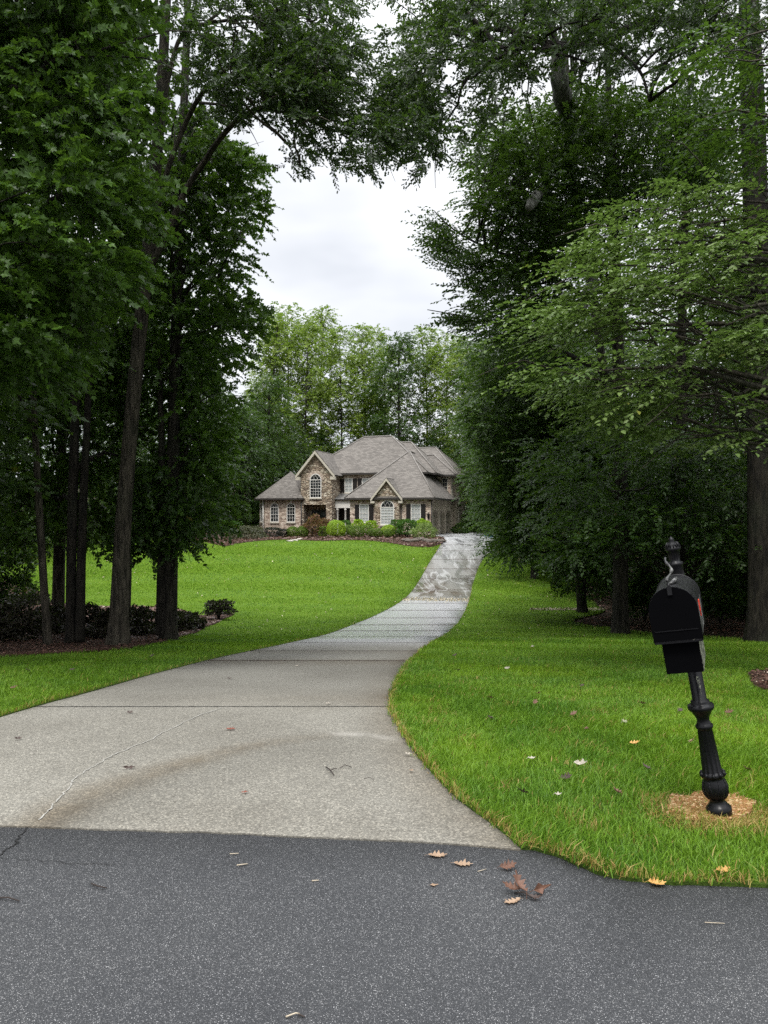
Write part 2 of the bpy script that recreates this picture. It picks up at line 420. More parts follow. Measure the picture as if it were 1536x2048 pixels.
def norm(a): return a / np.maximum(np.linalg.norm(a, axis=-1, keepdims=True), 1e-9)
def place_leaves(pos, dirs, nrm, size, kind, rnd):
    tv, tf = LEAF[kind]; tv = np.array(tv)
    x = norm(dirs); y = norm(np.cross(nrm, x)); z = np.cross(x, y)
    V = pos[:, None, :] + size[:, None, None] * (tv[None, :, 0:1] * x[:, None] + tv[None, :, 1:2] * y[:, None] + tv[None, :, 2:3] * z[:, None])
    n = len(pos); m_ = len(tv)
    flat = np.concatenate([np.array(f) for f in tf]); cnt = np.array([len(f) for f in tf])
    L = (flat[None, :] + (np.arange(n) * m_)[:, None]).ravel()
    return V.reshape(-1, 3), L, np.tile(cnt, n), np.repeat(rnd, len(tf))
def twigs(org, dirs, K=12, L=.6, size=.09, kind='ell', droop=.25, tilt=.45, rng=RNG, flat=.8, stem=True, stemr=.004):
    """leafy shoots: origins, directions -> arrays. flat: how close leaf faces are to horizontal"""
    n = len(org); d = norm(dirs)
    up = np.array([0, 0, 1.0])[None] * flat + rng.normal(0, tilt, (n, 3)) * .6
    side = norm(np.cross(d, up)); nrm = norm(np.cross(side, d))
    t = (np.arange(K) + .6) / K
    Ls = L * rng.uniform(.6, 1.3, (n, 1))
    P = org[:, None] + d[:, None] * (t[None, :, None] * Ls[..., None]); P[..., 2] -= droop * (t ** 2)[None] * Ls
    sg = np.where(np.arange(K) % 2 == 0, 1.0, -1.0)
    ang = rng.uniform(.5, 1.1, (n, K))
    ld = d[:, None] * np.cos(ang)[..., None] + side[:, None] * (np.sin(ang) * sg[None])[..., None]
    ld[..., 2] -= droop * .8 * t[None] + rng.normal(.10, .18, (n, K))
    ln = nrm[:, None] + rng.normal(0, tilt, (n, K, 3))
    sz = size * rng.uniform(.65, 1.2, (n, K))
    rnd = np.clip(rng.uniform(0, 1, (n, K)) * .6 + rng.uniform(0, .4, (n, 1)), 0, 1)
    V, Lp, cn, rf = place_leaves(P.reshape(-1, 3), ld.reshape(-1, 3), ln.reshape(-1, 3), sz.ravel(), kind, rnd.ravel())
    mi = np.zeros(len(cn), int)
    if stem:
        E = P[:, -1]; mid = P[:, K // 2]; w = side * stemr
        SV = np.stack([org - w, org + w, mid + w * .8, mid - w * .8, E + w * .3, E - w * .3], 1).reshape(-1, 3)
        base = len(V) + np.arange(n) * 6
        SL = (np.array([0, 1, 2, 3, 3, 2, 4, 5])[None] + base[:, None]).ravel()
        V = np.concatenate([V, SV]); Lp = np.concatenate([Lp, SL]); cn = np.concatenate([cn, np.full(2 * n, 4)])
        rf = np.concatenate([rf, np.zeros(2 * n)]); mi = np.concatenate([mi, np.ones(2 * n, int)])
    return V, Lp, cn, rf, mi
def merge(parts):
    Vs, Ls, Cs, Rs, Ms = [], [], [], [], []; b = 0
    for V, L, c, r, m_ in parts:
        Vs.append(V); Ls.append(L + b); Cs.append(c); Rs.append(r); Ms.append(m_); b += len(V)
    return np.concatenate(Vs), np.concatenate(Ls), np.concatenate(Cs), np.concatenate(Rs), np.concatenate(Ms)
def crown_mesh(name, parts, mats, origin=(0, 0, 0)):
    V, L, c, r, m_ = merge(parts) if isinstance(parts, list) else parts
    return np_mesh(name, V - np.array(origin)[None], L, c, mats, {'rnd': ('FACE', r)}, m_)
def clump_shoots(cen, rad, nper, rng=RNG, flat=.65, axis=None, outw=.6):
    """shoot origins and directions inside clumps. cen (n,3), rad (n,)"""
    n = len(cen)
    q = norm(rng.normal(0, 1, (n, nper, 3))) * rng.uniform(.25, 1, (n, nper, 1)) ** .6
    off = q * rad[:, None, None]; off[..., 2] *= flat
    P = cen[:, None] + off
    d = q.copy(); d[..., 2] *= .45
    if axis is not None:
        o = cen - axis; o[:, 2] = 0; d = d + norm(o)[:, None] * outw
    d = d + rng.normal(0, .3, d.shape)
    return P.reshape(-1, 3), d.reshape(-1, 3)

def dist_poly(W, L):
    best = np.full(len(W), 1e9)
    for a, b in zip(L[:-1], L[1:]):
        ab = b - a; t = np.clip(((W[:, :2] - a) @ ab) / (ab @ ab + 1e-12), 0, 1)
        best = np.minimum(best, np.linalg.norm(W[:, :2] - (a + t[:, None] * ab), axis=1))
    return best
def pin(px, py, poly):
    px = np.asarray(px); py = np.asarray(py); ins = np.zeros(px.shape, bool)
    n = len(poly); j = n - 1
    for i in range(n):
        xi, yi = poly[i]; xj, yj = poly[j]
        c = ((yi > py) != (yj > py)) & (px < (xj - xi) * (py - yi) / (yj - yi + 1e-12) + xi)
        ins ^= c; j = i
    return ins
def zone(poly, n, d0, d1, rng=RNG, inset=0.0, holes=()):
    """n points seen inside photo polygon, at depths d0..d1"""
    xs = [p[0] for p in poly]; ys = [p[1] for p in poly]; out = []
    tries = 0
    while sum(len(o) for o in out) < n:
        tries += 1
        if tries % 4 == 0: inset *= .6
        if tries > 200: break
        x = rng.uniform(min(xs), max(xs), n * 2); y = rng.uniform(min(ys), max(ys), n * 2)
        k = pin(x, y, poly)
        if inset:
            q = np.array(list(poly) + [poly[0]], float); k &= dist_poly(np.stack([x, y], 1), q) > inset * F / (.5 * (d0 + d1))
        for hx, hy, hr in holes: k &= np.hypot(x - hx, y - hy) > hr
        x = x[k]; y = y[k]; d = rng.uniform(d0, d1, len(x))
        P = np.stack([(x - 768) / F * d, d, EYE - (y - HOR) / F * d], 1)
        P = P[P[:, 2] > hgt(d) + .6]
        out.append(P)
    return np.concatenate(out)[:n]

# ------------------------------------------------------------------ ground sheets
def subdiv(poly, step=12, curved=True):
    out = []
    for i in range(len(poly)):
        a = poly[i]; b = poly[(i + 1) % len(poly)]
        n = max(1, int(math.hypot(b[0] - a[0], b[1] - a[1]) / step))
        for k in range(n): out.append((a[0] + (b[0] - a[0]) * k / n, a[1] + (b[1] - a[1]) * k / n))
    return out
def smooth_line(pts, it=2):
    for _ in range(it):
        q = [pts[0]]
        for a, b in zip(pts[:-1], pts[1:]):
            q += [(a[0] * .75 + b[0] * .25, a[1] * .75 + b[1] * .25), (a[0] * .25 + b[0] * .75, a[1] * .25 + b[1] * .75)]
        pts = q + [pts[-1]]
    return pts
def pxpoly(poly, jitter=0.0, step=12):
    pts = subdiv(poly, step); X, Y = gp([p[0] for p in pts], [p[1] for p in pts])
    if jitter:
        X = X + RNG.normal(0, jitter, len(X)) ; Y = Y + RNG.normal(0, jitter, len(Y))
    return list(zip(X.tolist(), Y.tolist()))
def sheet_mesh(name, poly, off, mat, grids, skirt=.06, parent=None, attrs=None):
    """flat-topped sheet following the terrain inside poly (world XY). grids: list of (x0,x1,y0,y1,step)"""
    pts = [Vector(p) for p in poly]; n = len(pts); P = np.array(poly)
    inner = []
    for (x0, x1, y0, y1, st) in grids:
        gx, gy = np.meshgrid(np.arange(x0, x1, st) + st * .37, np.arange(y0, y1, st) + st * .41)
        gx = gx.ravel(); gy = gy.ravel(); k = pin(gx, gy, poly)
        inner += list(zip(gx[k].tolist(), gy[k].tolist()))
    allp = pts + [Vector(p) for p in inner]
    v, e, f, _, _, _ = delaunay_2d_cdt(allp, [(i, (i + 1) % n) for i in range(n)], [], 1, 1e-5)
    # keep inside triangles only
    V = np.array([(p.x, p.y) for p in v])
    fc = [list(t) for t in f]
    cen = np.array([V[t].mean(0) for t in fc]); k = pin(cen[:, 0], cen[:, 1], poly)
    fc = [t for t, kk in zip(fc, k) if kk]
    Z = hgt(V[:, 1]) + off
    verts = [(x, y, z) for (x, y), z in zip(V.tolist(), Z.tolist())]
    fc = [t if ((V[t[1]][0] - V[t[0]][0]) * (V[t[2]][1] - V[t[0]][1]) - (V[t[1]][1] - V[t[0]][1]) * (V[t[2]][0] - V[t[0]][0])) > 0 else t[::-1] for t in fc]
    if skirt:
        from collections import Counter
        ec = Counter()
        for t in fc:
            for a, b in zip(t, t[1:] + t[:1]): ec[(min(a, b), max(a, b))] += 1
        ring = [(a, b) for t in fc for a, b in zip(t, t[1:] + t[:1]) if ec[(min(a, b), max(a, b))] == 1]
        low = {}
        for a, b in ring:
            for q in (a, b):
                if q not in low:
                    low[q] = len(verts); x, y, z = verts[q]; verts.append((x, y, z - skirt))
            fc.append([b, a, low[a], low[b]])
    me = bpy.data.meshes.new(name); me.from_pydata(verts, [], fc); me.materials.append(mat)
    if attrs:
        W = np.array(verts)
        for k_, fn in attrs.items():
            a = me.attributes.new(k_, 'FLOAT', 'POINT'); a.data.foreach_set('value', fn(W).astype(np.float32))
    me.polygons.foreach_set('use_smooth', [len(t) == 3 for t in fc])
    me.update()
    o = link(name, me, parent); o['kind'] = 'structure'
    return o
# ================================================================== SETTING
ys = np.unique(np.concatenate([np.arange(-60, -10, 5), np.arange(-10, 100, .5), np.arange(100, 620, 10)])).astype(float)
xs = np.arange(-320, 321, 20).astype(float)
gx, gy = np.meshgrid(xs, ys); gz = hgt(gy) - .03
V = np.stack([gx.ravel(), gy.ravel(), gz.ravel()], 1); nx = len(xs); ny = len(ys)
i, j = np.meshgrid(np.arange(nx - 1), np.arange(ny - 1)); i = i.ravel(); j = j.ravel(); b = j * nx + i
L_ = np.stack([b, b + 1, b + nx + 1, b + nx], 1).ravel()
ground = link('ground', np_mesh('ground', V, L_, np.full(len(b), 4), M['forest_floor'], smooth=True)); ground['kind'] = 'structure'

ROAD_EDGE = [(-900, 1612), (0, 1652), (400, 1664), (800, 1681), (1040, 1696), (1120, 1715), (1180, 1746), (1260, 1765), (1400, 1773), (1536, 1778), (2600, 1802)]
rx, ry = gp([p[0] for p in ROAD_EDGE], [p[1] for p in ROAD_EDGE])
re_ = smooth_line(list(zip(rx.tolist(), ry.tolist())), 2)
re_ = [(x, y + random.gauss(0, .006)) for x, y in subdiv(re_ + [], .12)[:-1] if True]
re_ = [p for p in re_ if True]
# subdiv closes the loop: keep only the forward run
cut = max(range(len(re_)), key=lambda k: re_[k][0]); re_ = re_[:cut + 1]
road_poly = [(-60, re_[0][1] - .15)] + re_ + [(60, re_[-1][1] - .5), (60, -5), (-60, -5)]
road = sheet_mesh('road', road_poly, .004, M['asphalt'], [(-6, 6, -1, 4, .8)], skirt=.05)

DR = [(1040, 1700), (1000, 1664), (940, 1622), (900, 1590), (830, 1512), (792, 1452), (778, 1420), (783, 1388), (800, 1350), (828, 1312), (852, 1292),
      (895, 1266), (918, 1244), (931, 1220), (938, 1200), (946, 1165), (958, 1130), (975, 1108), (1000, 1094), (1035, 1084), (1090, 1077)]
DL = [(885, 1086), (872, 1105), (850, 1140), (828, 1178), (803, 1202), (762, 1226), (720, 1244), (680, 1260), (622, 1277), (560, 1291), (450, 1313), (330, 1343), (200, 1382), (70, 1416),
      (0, 1437), (-150, 1483), (-420, 1560), (-900, 1625)]
def pline(px, it=2):
    X, Y = gp([p[0] for p in px], [p[1] for p in px]); return smooth_line(list(zip(X.tolist(), Y.tolist())), it)
dR = pline(DR); dL = pline(DL)
RE = np.array(re_)
def road_y(x): return float(np.interp(x, RE[:, 0], RE[:, 1]))
k0 = [p for p in re_ if dL[-1][0] < p[0] < dR[0][0]]
drive_poly = [(x, y - .02) for x, y in k0] + dR + [(15, 63.5), (14, 80), (5.5, 82), (4.2, 66.2), (5.0, 63.5)] + dL
dline = np.array(pline([(70, 1660), (110, 1640), (160, 1604), (250, 1568), (350, 1538), (430, 1512), (520, 1492), (620, 1477), (700, 1470)]))
edgeR = np.array(dR); worn_l = np.array(pline([(665, 1468), (700, 1472), (760, 1474), (800, 1482)]))
def a_stain(W):
    x, y = W[:, 0], W[:, 1]
    d = dist_poly(W, dline)
    wid = np.interp(x, [-2.2, -1.0, -.2], [.26, .15, .05])
    s = np.clip(1.1 - d / wid, 0, 1) * np.interp(x, [-2.4, -1.2, -.3], [1, .8, .4])
    e = np.clip(1 - dist_poly(W, edgeR) / .35, 0, 1) * .6 * (y < 14)
    mid = np.exp(-((y - 7.4) / .5) ** 2) * .35 * np.clip((x + 2.5) / 2, 0, 1) + np.exp(-((y - 11.5) / .5) ** 2) * .7 + np.exp(-((y - 13.6) / .4) ** 2) * .5
    return np.clip(s + e + mid, 0, 1)
def a_damp(W):
    yl = np.interp(W[:, 0], dline[:, 0], dline[:, 1]); s = np.clip((yl - W[:, 1]) / .12, 0, 1) * np.clip((W[:, 1] - yl + 1.3) / .9, 0, 1)
    return s * (W[:, 0] > dline[0, 0]) * np.interp(W[:, 0], [-2.2, -.5, .3], [1, .5, 0]) * .8 + np.interp(W[:, 1], [7.1, 8.5, 13, 16, 20], [0, .40, .55, .35, .0])
def a_worn(W): return np.clip(1 - dist_poly(W, worn_l) / .05, 0, 1) * .6
def a_brown(W): return np.interp(W[:, 1], [38, 40, 47, 54], [1, 1, .7, 0])
def a_wet(W): return np.interp(W[:, 1], [38, 39.5], [0, 1])
def a_foam(W): return np.interp(W[:, 1], [37.8, 38.6], [0, 1])
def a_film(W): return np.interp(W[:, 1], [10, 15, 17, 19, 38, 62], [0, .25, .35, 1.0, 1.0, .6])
def a_agg(W): return np.interp(W[:, 1], [0, 6.5, 8, 13], [1, 1, .65, 0])
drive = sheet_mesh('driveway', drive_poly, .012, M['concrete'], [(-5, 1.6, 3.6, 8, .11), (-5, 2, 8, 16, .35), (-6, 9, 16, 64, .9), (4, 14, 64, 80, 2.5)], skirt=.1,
                   attrs={'sky_sheen': lambda W: np.interp(W[:, 1], [15, 19, 37, 38.5, 50, 62], [0, 1, 1, .02, .35, .8]), 'brown': a_brown, 'damp': a_damp, 'stain': a_stain, 'worn': a_worn, 'wet': a_wet, 'film': a_film, 'agg': a_agg, 'foam': a_foam})

def ribbon(name, pts, w, off, mat, parent=None, wj=.3):
    mb = MB(); P = np.array(pts); n = len(P)
    T = np.gradient(P, axis=0); T /= np.linalg.norm(T, axis=1)[:, None] + 1e-9; N = np.stack([-T[:, 1], T[:, 0]], 1)
    ww = w * (1 + RNG.uniform(-wj, wj, n))
    A = P + N * ww[:, None] / 2; B = P - N * ww[:, None] / 2
    for k in range(n - 1):
        q = [B[k], B[k + 1], A[k + 1], A[k]]
        mb.poly([(p[0], p[1], float(hgt(p[1])) + off) for p in q])
    return mb.build(name, mat, parent)
def line_in_drive(y0, y1):
    """a joint across the drive between rows y0 (left end) and y1 (right end)"""
    d0 = float(row2d(y0)); d1 = float(row2d(y1))
    xs_ = np.linspace(-8, 9, 400); Y = np.interp(xs_, [(-8), 9], [d0, d0 + (d1 - d0)])
    k = pin(xs_, Y, drive_poly); xs_ = xs_[k]; Y = Y[k]
    if len(xs_) < 3: return None
    return list(zip(xs_.tolist(), Y.tolist()))
for y0, y1, w in ((1417, 1414, .018), (1322, 1324, .05), (1303, 1303, .05), (1287, 1286, .06), (1275, 1274, .09), (1263, 1262, .14), (1251, 1250, .16), (1237, 1236, .16), (1221, 1221, .14),
                  (1207, 1207, .12), (1180, 1180, .07), (1158, 1158, .07), (1138, 1138, .07), (1119, 1119, .07), (1102, 1102, .07), (1090, 1090, .07)):
    ln = line_in_drive(y0, y1)
    if ln: o = ribbon('expansion_joint', ln, w, .0165, M['crackdark'] if y0 == 1417 else M['mulch'], drive, .15)
def wiggle(px, amp, it=1, n=6):
    X, Y = gp([p[0] for p in px], [p[1] for p in px]); P = []
    for k in range(len(X) - 1):
        for t in np.arange(n) / n:
            P.append((X[k] + (X[k + 1] - X[k]) * t + random.gauss(0, amp), Y[k] + (Y[k + 1] - Y[k]) * t + random.gauss(0, amp)))
    P.append((X[-1], Y[-1])); return P
ck = wiggle([(445, 1419), (400, 1433), (350, 1457), (305, 1482), (262, 1499), (220, 1518), (190, 1535), (150, 1560), (142, 1573), (128, 1592), (108, 1612), (98, 1628), (78, 1645)], .006)
ribbon('filled_crack', ck, .008, .017, M['sealant'], drive, .5)
ck = wiggle([(60, 1654), (44, 1670), (32, 1690), (14, 1700), (-10, 1722)], .006)
ribbon('road_crack', ck, .008, .008, M['crackdark'], road, .5)
ck = wiggle([(0, 1716), (60, 1722), (140, 1727), (230, 1731)], .006)
ribbon('road_crack', ck, .0025, .008, M['crackdark'], road, .6)

# lawns and beds
SW = [(1078, 1090), (1100, 1118), (1135, 1150), (1150, 1168), (1172, 1192), (1188, 1206), (1198, 1216), (1215, 1223), (1170, 1234), (1138, 1243), (1180, 1252), (1260, 1262), (1400, 1272), (1536, 1284), (2600, 1330)]
LR = [(x, y) for x, y in DR]
lawnR_px = LR + [(1078, 1080)] + SW
lx, ly = gp([p[0] for p in SW], [p[1] for p in SW])
swl = smooth_line(list(zip(lx.tolist(), ly.tolist())), 2)
kR = [p for p in re_ if p[0] > dR[0][0]]
lawnR = dR + [(swl[0][0], 61.5)] + [(x + random.gauss(0, .03), y + random.gauss(0, .03)) for x, y in swl] + [(32, 12), (32, re_[-1][1] - .4)] + kR[::-1]
lawn_r = sheet_mesh('lawn', lawnR, .020, M['lawn_soil'], [(0, 6, 3, 9, .5), (0, 20, 9, 62, 1.2)], skirt=.05, attrs={'sunlit': lambda W: np.interp(W[:, 1], [8, 15], [0, 1])})
kL = [(-60, re_[0][1] - .1)]
lawnL = dL + [(-60, dL[-1][1])] + [(-62, 66), (-20, 74), (-12.5, 70), (-12.5, 64.5), (4.2, 64.3)]
lawn_l = sheet_mesh('lawn', lawnL, .020, M['lawn_soil'], [(-12, 0, 5, 16, .7), (-40, 6, 16, 66, 1.4)], skirt=.05, attrs={'sunlit': lambda W: np.interp(W[:, 1], [8, 15], [0, 1])})
BED = [(-900, 1345), (-300, 1330), (0, 1318), (100, 1311), (190, 1306), (260, 1300), (330, 1287), (390, 1268), (440, 1244), (466, 1232), (462, 1225), (430, 1228), (390, 1236), (370, 1222), (300, 1215), (200, 1214), (100, 1206), (70, 1178), (0, 1160), (-900, 1140)]
bedL = pxpoly(BED, .03)
bed_l = sheet_mesh('mulch_bed', bedL, .05, M['mulch'], [(-12, 0, 8, 42, 1.0)], skirt=.05)
HB = [(450, 1094), (500, 1084), (560, 1080), (600, 1081), (640, 1083), (700, 1081), (740, 1082), (780, 1087), (820, 1094), (860, 1096), (884, 1090), (889, 1080)]
hb = pline(HB, 1)
houseBed = hb + [(4.35, 65.7), (-3, 68), (-12, 72), (-20, 74), (-21, 66)]
bed_h = sheet_mesh('mulch_bed', houseBed, .06, M['mulch'], [(-20, 6, 55, 74, 1.0)], skirt=.08)
sp = pxpoly([(1495, 1352), (1520, 1348), (1580, 1346), (1640, 1372), (1560, 1392), (1510, 1382)], .01)
bed_s = sheet_mesh('mulch_bed', sp, .055, M['mulch'], [(3, 9, 6, 12, .3)], skirt=.04)
pb = pxpoly([(1335, 1622), (1340, 1600), (1372, 1608), (1400, 1596), (1430, 1604), (1470, 1600), (1490, 1612), (1512, 1616), (1500, 1632), (1500, 1640), (1480, 1650), (1450, 1660), (1410, 1652), (1380, 1656), (1350, 1640), (1330, 1640)], .012, 6)
bare = sheet_mesh('bare_soil', pb, .045, M['straw'], [(1, 3, 3.5, 4.6, .08)], skirt=.03)
NEST = np.array([1438, 1641.0]); NX, NY = gp(*NEST)

# ------------------------------------------------------------------ grass blades (uniform in what the eye sees, capped near by)
def grass_blades(name, polys, excl, regions, cap, rng, sid=0):
    out = []
    for (x0, x1, y0, y1, dens) in regions:
        n = int((x1 - x0) * (y1 - y0) * dens)
        px = rng.uniform(x0, x1, n); py = rng.uniform(y0, y1, n)
        X, Y = gp(px, py)
        slope = np.gradient(_Y, _D); s = np.abs(np.interp(Y, _D, slope))
        per_m2 = dens * (F / Y) * s
        keep = rng.uniform(0, 1, n) < np.minimum(1, cap / np.maximum(per_m2, 1))
        out.append(np.stack([X[keep], Y[keep]], 1))
    P = np.concatenate(out); k = np.zeros(len(P), bool)
    for q in polys: k |= pin(P[:, 0], P[:, 1], q)
    for q in excl: k &= ~pin(P[:, 0], P[:, 1], q)
    return P[k]
def blade_mesh(P, hmul, rng, dryf, lean=.5):
    n = len(P); Y = P[:, 1]
    w = np.maximum(.0045, Y * .00052) * rng.uniform(.7, 1.3, n)
    clump = np.sin(P[:, 0] * 5.1 + np.sin(Y * 3.3) * 2) * np.sin(Y * 4.7 + np.sin(P[:, 0] * 4.1) * 2)
    h = np.maximum(.047, Y * .0017) * rng.uniform(.4, 1.35, n) * (1 + .34 * clump) * hmul
    h = np.minimum(h, .11)
    az = rng.uniform(0, 2 * np.pi, n); wd = np.sin(P[:, 0] * 2.2 + Y * 1.3) * 1.2
    ln = lean * rng.uniform(.3, 2.1, n) * h
    band = np.tanh(3 * np.sin(2 * np.pi * (Y + .22 * P[:, 0] + .012 * P[:, 0] ** 2) / (1.5 + .03 * Y))) * np.clip((Y - 8) / 14, 0, 1)   # mower stripes: which way the blades lie
    dx = np.cos(az) * ln + .25 * h * np.cos(wd); dy = np.sin(az) * ln + .25 * h * np.sin(wd) * (Y < 14) + band * .5 * h
    fa = rng.uniform(0, np.pi, n); sx = np.cos(fa) * w / 2; sy = np.sin(fa) * w / 2
    z = hgt(Y) + .022
    b = np.stack([P[:, 0], Y, z], 1); s_ = np.stack([sx, sy, np.zeros(n)], 1)
    m_ = b + np.stack([dx * .35, dy * .35, h * .62], 1); t = b + np.stack([dx, dy, h * (1 - .12 * lean)], 1)
    V = np.stack([b - s_, b + s_, m_ + s_ * .85, m_ - s_ * .85, t], 1).reshape(-1, 3)
    base = np.arange(n) * 5
    L = (np.array([0, 1, 2, 3, 3, 2, 4])[None] + base[:, None]).ravel(); cn = np.tile([4, 3], n)
    r = np.repeat(rng.uniform(0, 1, n), 2); dr = np.repeat((rng.uniform(0, 1, n) < dryf).astype(float) * rng.uniform(.5, 1, n), 2)
    return V, L, cn, r, dr
def add_grass(name, P, hmul, rng, dryf, label):
    V, L, cn, r, dr = blade_mesh(P, hmul, rng, dryf)
    o = link(name, np_mesh(name, V, L, cn, M['grass'], {'rnd': ('FACE', r), 'dry': ('FACE', dr)}))
    tag(o, label, 'grass', kind='stuff'); return o
rg = np.random.default_rng(5)
ovr = [sp]
PR = grass_blades('g', [lawnR], ovr, [(760, 1760, 1280, 1810, .95), (850, 1250, 1078, 1290, .75), (1200, 1760, 1255, 1290, .6)], 10500, rg)
k = pin(PR[:, 0], PR[:, 1], pb) & (rg.uniform(0, 1, len(PR)) < .60); PR = PR[~k]
dm = np.minimum(dist_poly(PR, np.array(kR if len(kR) > 1 else re_)), dist_poly(PR, edgeR))
dn = np.hypot(PR[:, 0] - NX, (PR[:, 1] - NY) * 1.2)
pt = np.sin(PR[:, 0] * 7 + 1.3 * np.sin(PR[:, 1] * 5)) * np.sin(PR[:, 1] * 6.3 + PR[:, 0] * 2.1)
dryR = np.clip(.7 - dm / .06, 0, .55) + np.clip(1.4 - dn / .30, 0, .8) + .02 + np.clip(pt - .55, 0, .4) * .5 * (PR[:, 1] < 9)
add_grass('lawn_grass', PR, 1 + .25 * np.clip(1 - dm / .25, 0, 1), rg, dryR, 'bright green lawn grass to the right of the driveway')
PL = grass_blades('g', [lawnL], [bedL, houseBed], [(-200, 760, 1270, 1620, .8), (-200, 900, 1076, 1300, .72)], 10500, rg)
dm = dist_poly(PL, np.array(dL))
add_grass('lawn_grass', PL, 1.0, rg, np.clip(.5 - dm / .1, 0, .5) + .01, 'bright green lawn grass between the trees, driveway and house')
# straw and dead runners round the mailbox foot and along the road edge
def straw(n, cx, cy, sx_, sy_, rng):
    P = np.stack([rng.normal(cx, sx_, n), rng.normal(cy, sy_, n)], 1); return P
PS = np.concatenate([straw(1500, NX - .04, NY - .02, .17, .09, rg), np.array([(x + rg.normal(0, .02), y + rg.normal(.03, .02)) for x, y in kR for _ in range(10) if x < 4]),
                     np.array([(x + rg.normal(.02, .02), y + rg.normal(0, .03)) for x, y in subdiv(dR[:40], .03)[:180] for _ in range(4) if y < 7.5])])
PE = np.array([(x + rg.normal(0, .02), y + rg.normal(.012, .022)) for x, y in kR for _ in range(26) if x < 4.5] + [(x + rg.normal(.01, .02), y + rg.normal(0, .02)) for x, y in subdiv(dR[:60], .03)[:330] for _ in range(9) if y < 12] )
add_grass('edge_grass', PE, 1.0, rg, np.full(len(PE), .28), 'ragged grass hanging over the right edge of the drive and the road')
V, L, cn, r, dr = blade_mesh(PS, .75, rg, 2.0, lean=1.5)
o = link('dead_grass', np_mesh('dead_grass', V, L, cn, M['grass'], {'rnd': ('FACE', r), 'dry': ('FACE', dr)}))
tag(o, 'straw coloured dead grass round the mailbox foot and road edge', 'grass', kind='stuff')

# fine litter (uncountable specks)
def litter(name, P, size, mat, label, seed, jz=.02):
    r_ = np.random.default_rng(seed); n = len(P)
    pos = np.stack([P[:, 0], P[:, 1], hgt(P[:, 1]) + jz + r_.uniform(0, .012, n)], 1)
    dd = r_.normal(0, 1, (n, 3)); dd[:, 2] *= .3; nn = r_.normal(0, .35, (n, 3)) + np.array([0, 0, 1])
    sz = size * r_.uniform(.5, 1.4, n) * (np.maximum(1, P[:, 1] / 14))
    V, L, cn, rf = place_leaves(pos, dd, nn, sz, 'ell', r_.uniform(0, 1, n))
    o = link(name, np_mesh(name, V, L, cn, mat, {'rnd': ('FACE', rf)}))
    return tag(o, label, 'leaf litter', kind='stuff')
M['leaf_mulch'] = leaf_mat('leaf_mulch', (.05, .022, .016), (.16, .085, .06), (.42, .34, .26), tf=.05)
M['leaf_speck'] = leaf_mat('leaf_speck', (.10, .06, .03), (.55, .48, .33), tf=.1)
def inpoly(poly, n, rng, bbox=None):
    q = np.array(poly); a = q.min(0); b_ = q.max(0)
    if bbox: a = np.maximum(a, bbox[0]); b_ = np.minimum(b_, bbox[1])
    out = []
    while sum(len(o) for o in out) < n:
        P = rng.uniform(a, b_, (n * 2, 2)); out.append(P[pin(P[:, 0], P[:, 1], poly)])
    return np.concatenate(out)[:n]
litter('leaf_litter', inpoly(bedL, 9000, rg, ((-13, 9), (0, 40))), .055, M['leaf_mulch'], 'brown bark and fallen leaves covering the bed under the left trees', 1, .06)
litter('leaf_litter', inpoly(houseBed, 5000, rg), .05, M['leaf_mulch'], 'reddish brown mulch pieces on the planting bed before the house', 2, .07)
litter('leaf_litter', inpoly(sp, 500, rg), .04, M['leaf_mulch'], 'reddish mulch pieces in the small bed by the right edge of the lawn', 3, .065)
# forest edge litter
fx = rg.uniform(1040, 1750, 16000); fy = rg.uniform(1085, 1292, 16000); X, Y = gp(fx, fy); k = ~pin(X, Y, lawnR) & ~pin(X, Y, drive_poly) & (Y < 60)
litter('leaf_litter', np.stack([X[k], Y[k]], 1), .055, M['leaf_mulch'], 'brown dead leaves on the woodland floor beyond the right lawn', 4, .0)
# debris washed across the dip of the drive, and the stony runnel beside it
fx = rg.uniform(798, 940, 900); fy = 1199 + rg.normal(0, 2.0, 900) + (fx - 800) * .012; X, Y = gp(fx, fy); k = pin(X, Y, drive_poly)
litter('leaf_litter', np.stack([X[k], Y[k]], 1), .03, M['leaf_speck'], 'line of washed leaves and grit across the dip in the driveway', 5, .02)
fx = rg.uniform(1058, 1205, 900); fy = 1220.5 + rg.normal(0, 1.1, 900); X, Y = gp(fx, fy)
litter('leaf_litter', np.stack([X, Y], 1), .035, M['leaf_speck'], 'thin line of pale leaves and gravel in the swale of the right lawn', 6, .05)
fx = np.concatenate([rg.uniform(160, 880, 420), rg.uniform(900, 1170, 150)]); fy = np.concatenate([rg.uniform(1085, 1290, 420), rg.uniform(1100, 1290, 150)])
X, Y = gp(fx, fy); k = pin(X, Y, lawnL) | pin(X, Y, lawnR); k &= ~pin(X, Y, bedL)
litter('leaf_litter', np.stack([X[k], Y[k]], 1), .030, M['leaf_speck'], 'tiny pale fallen leaves scattered thinly over the far lawn', 7, .09)

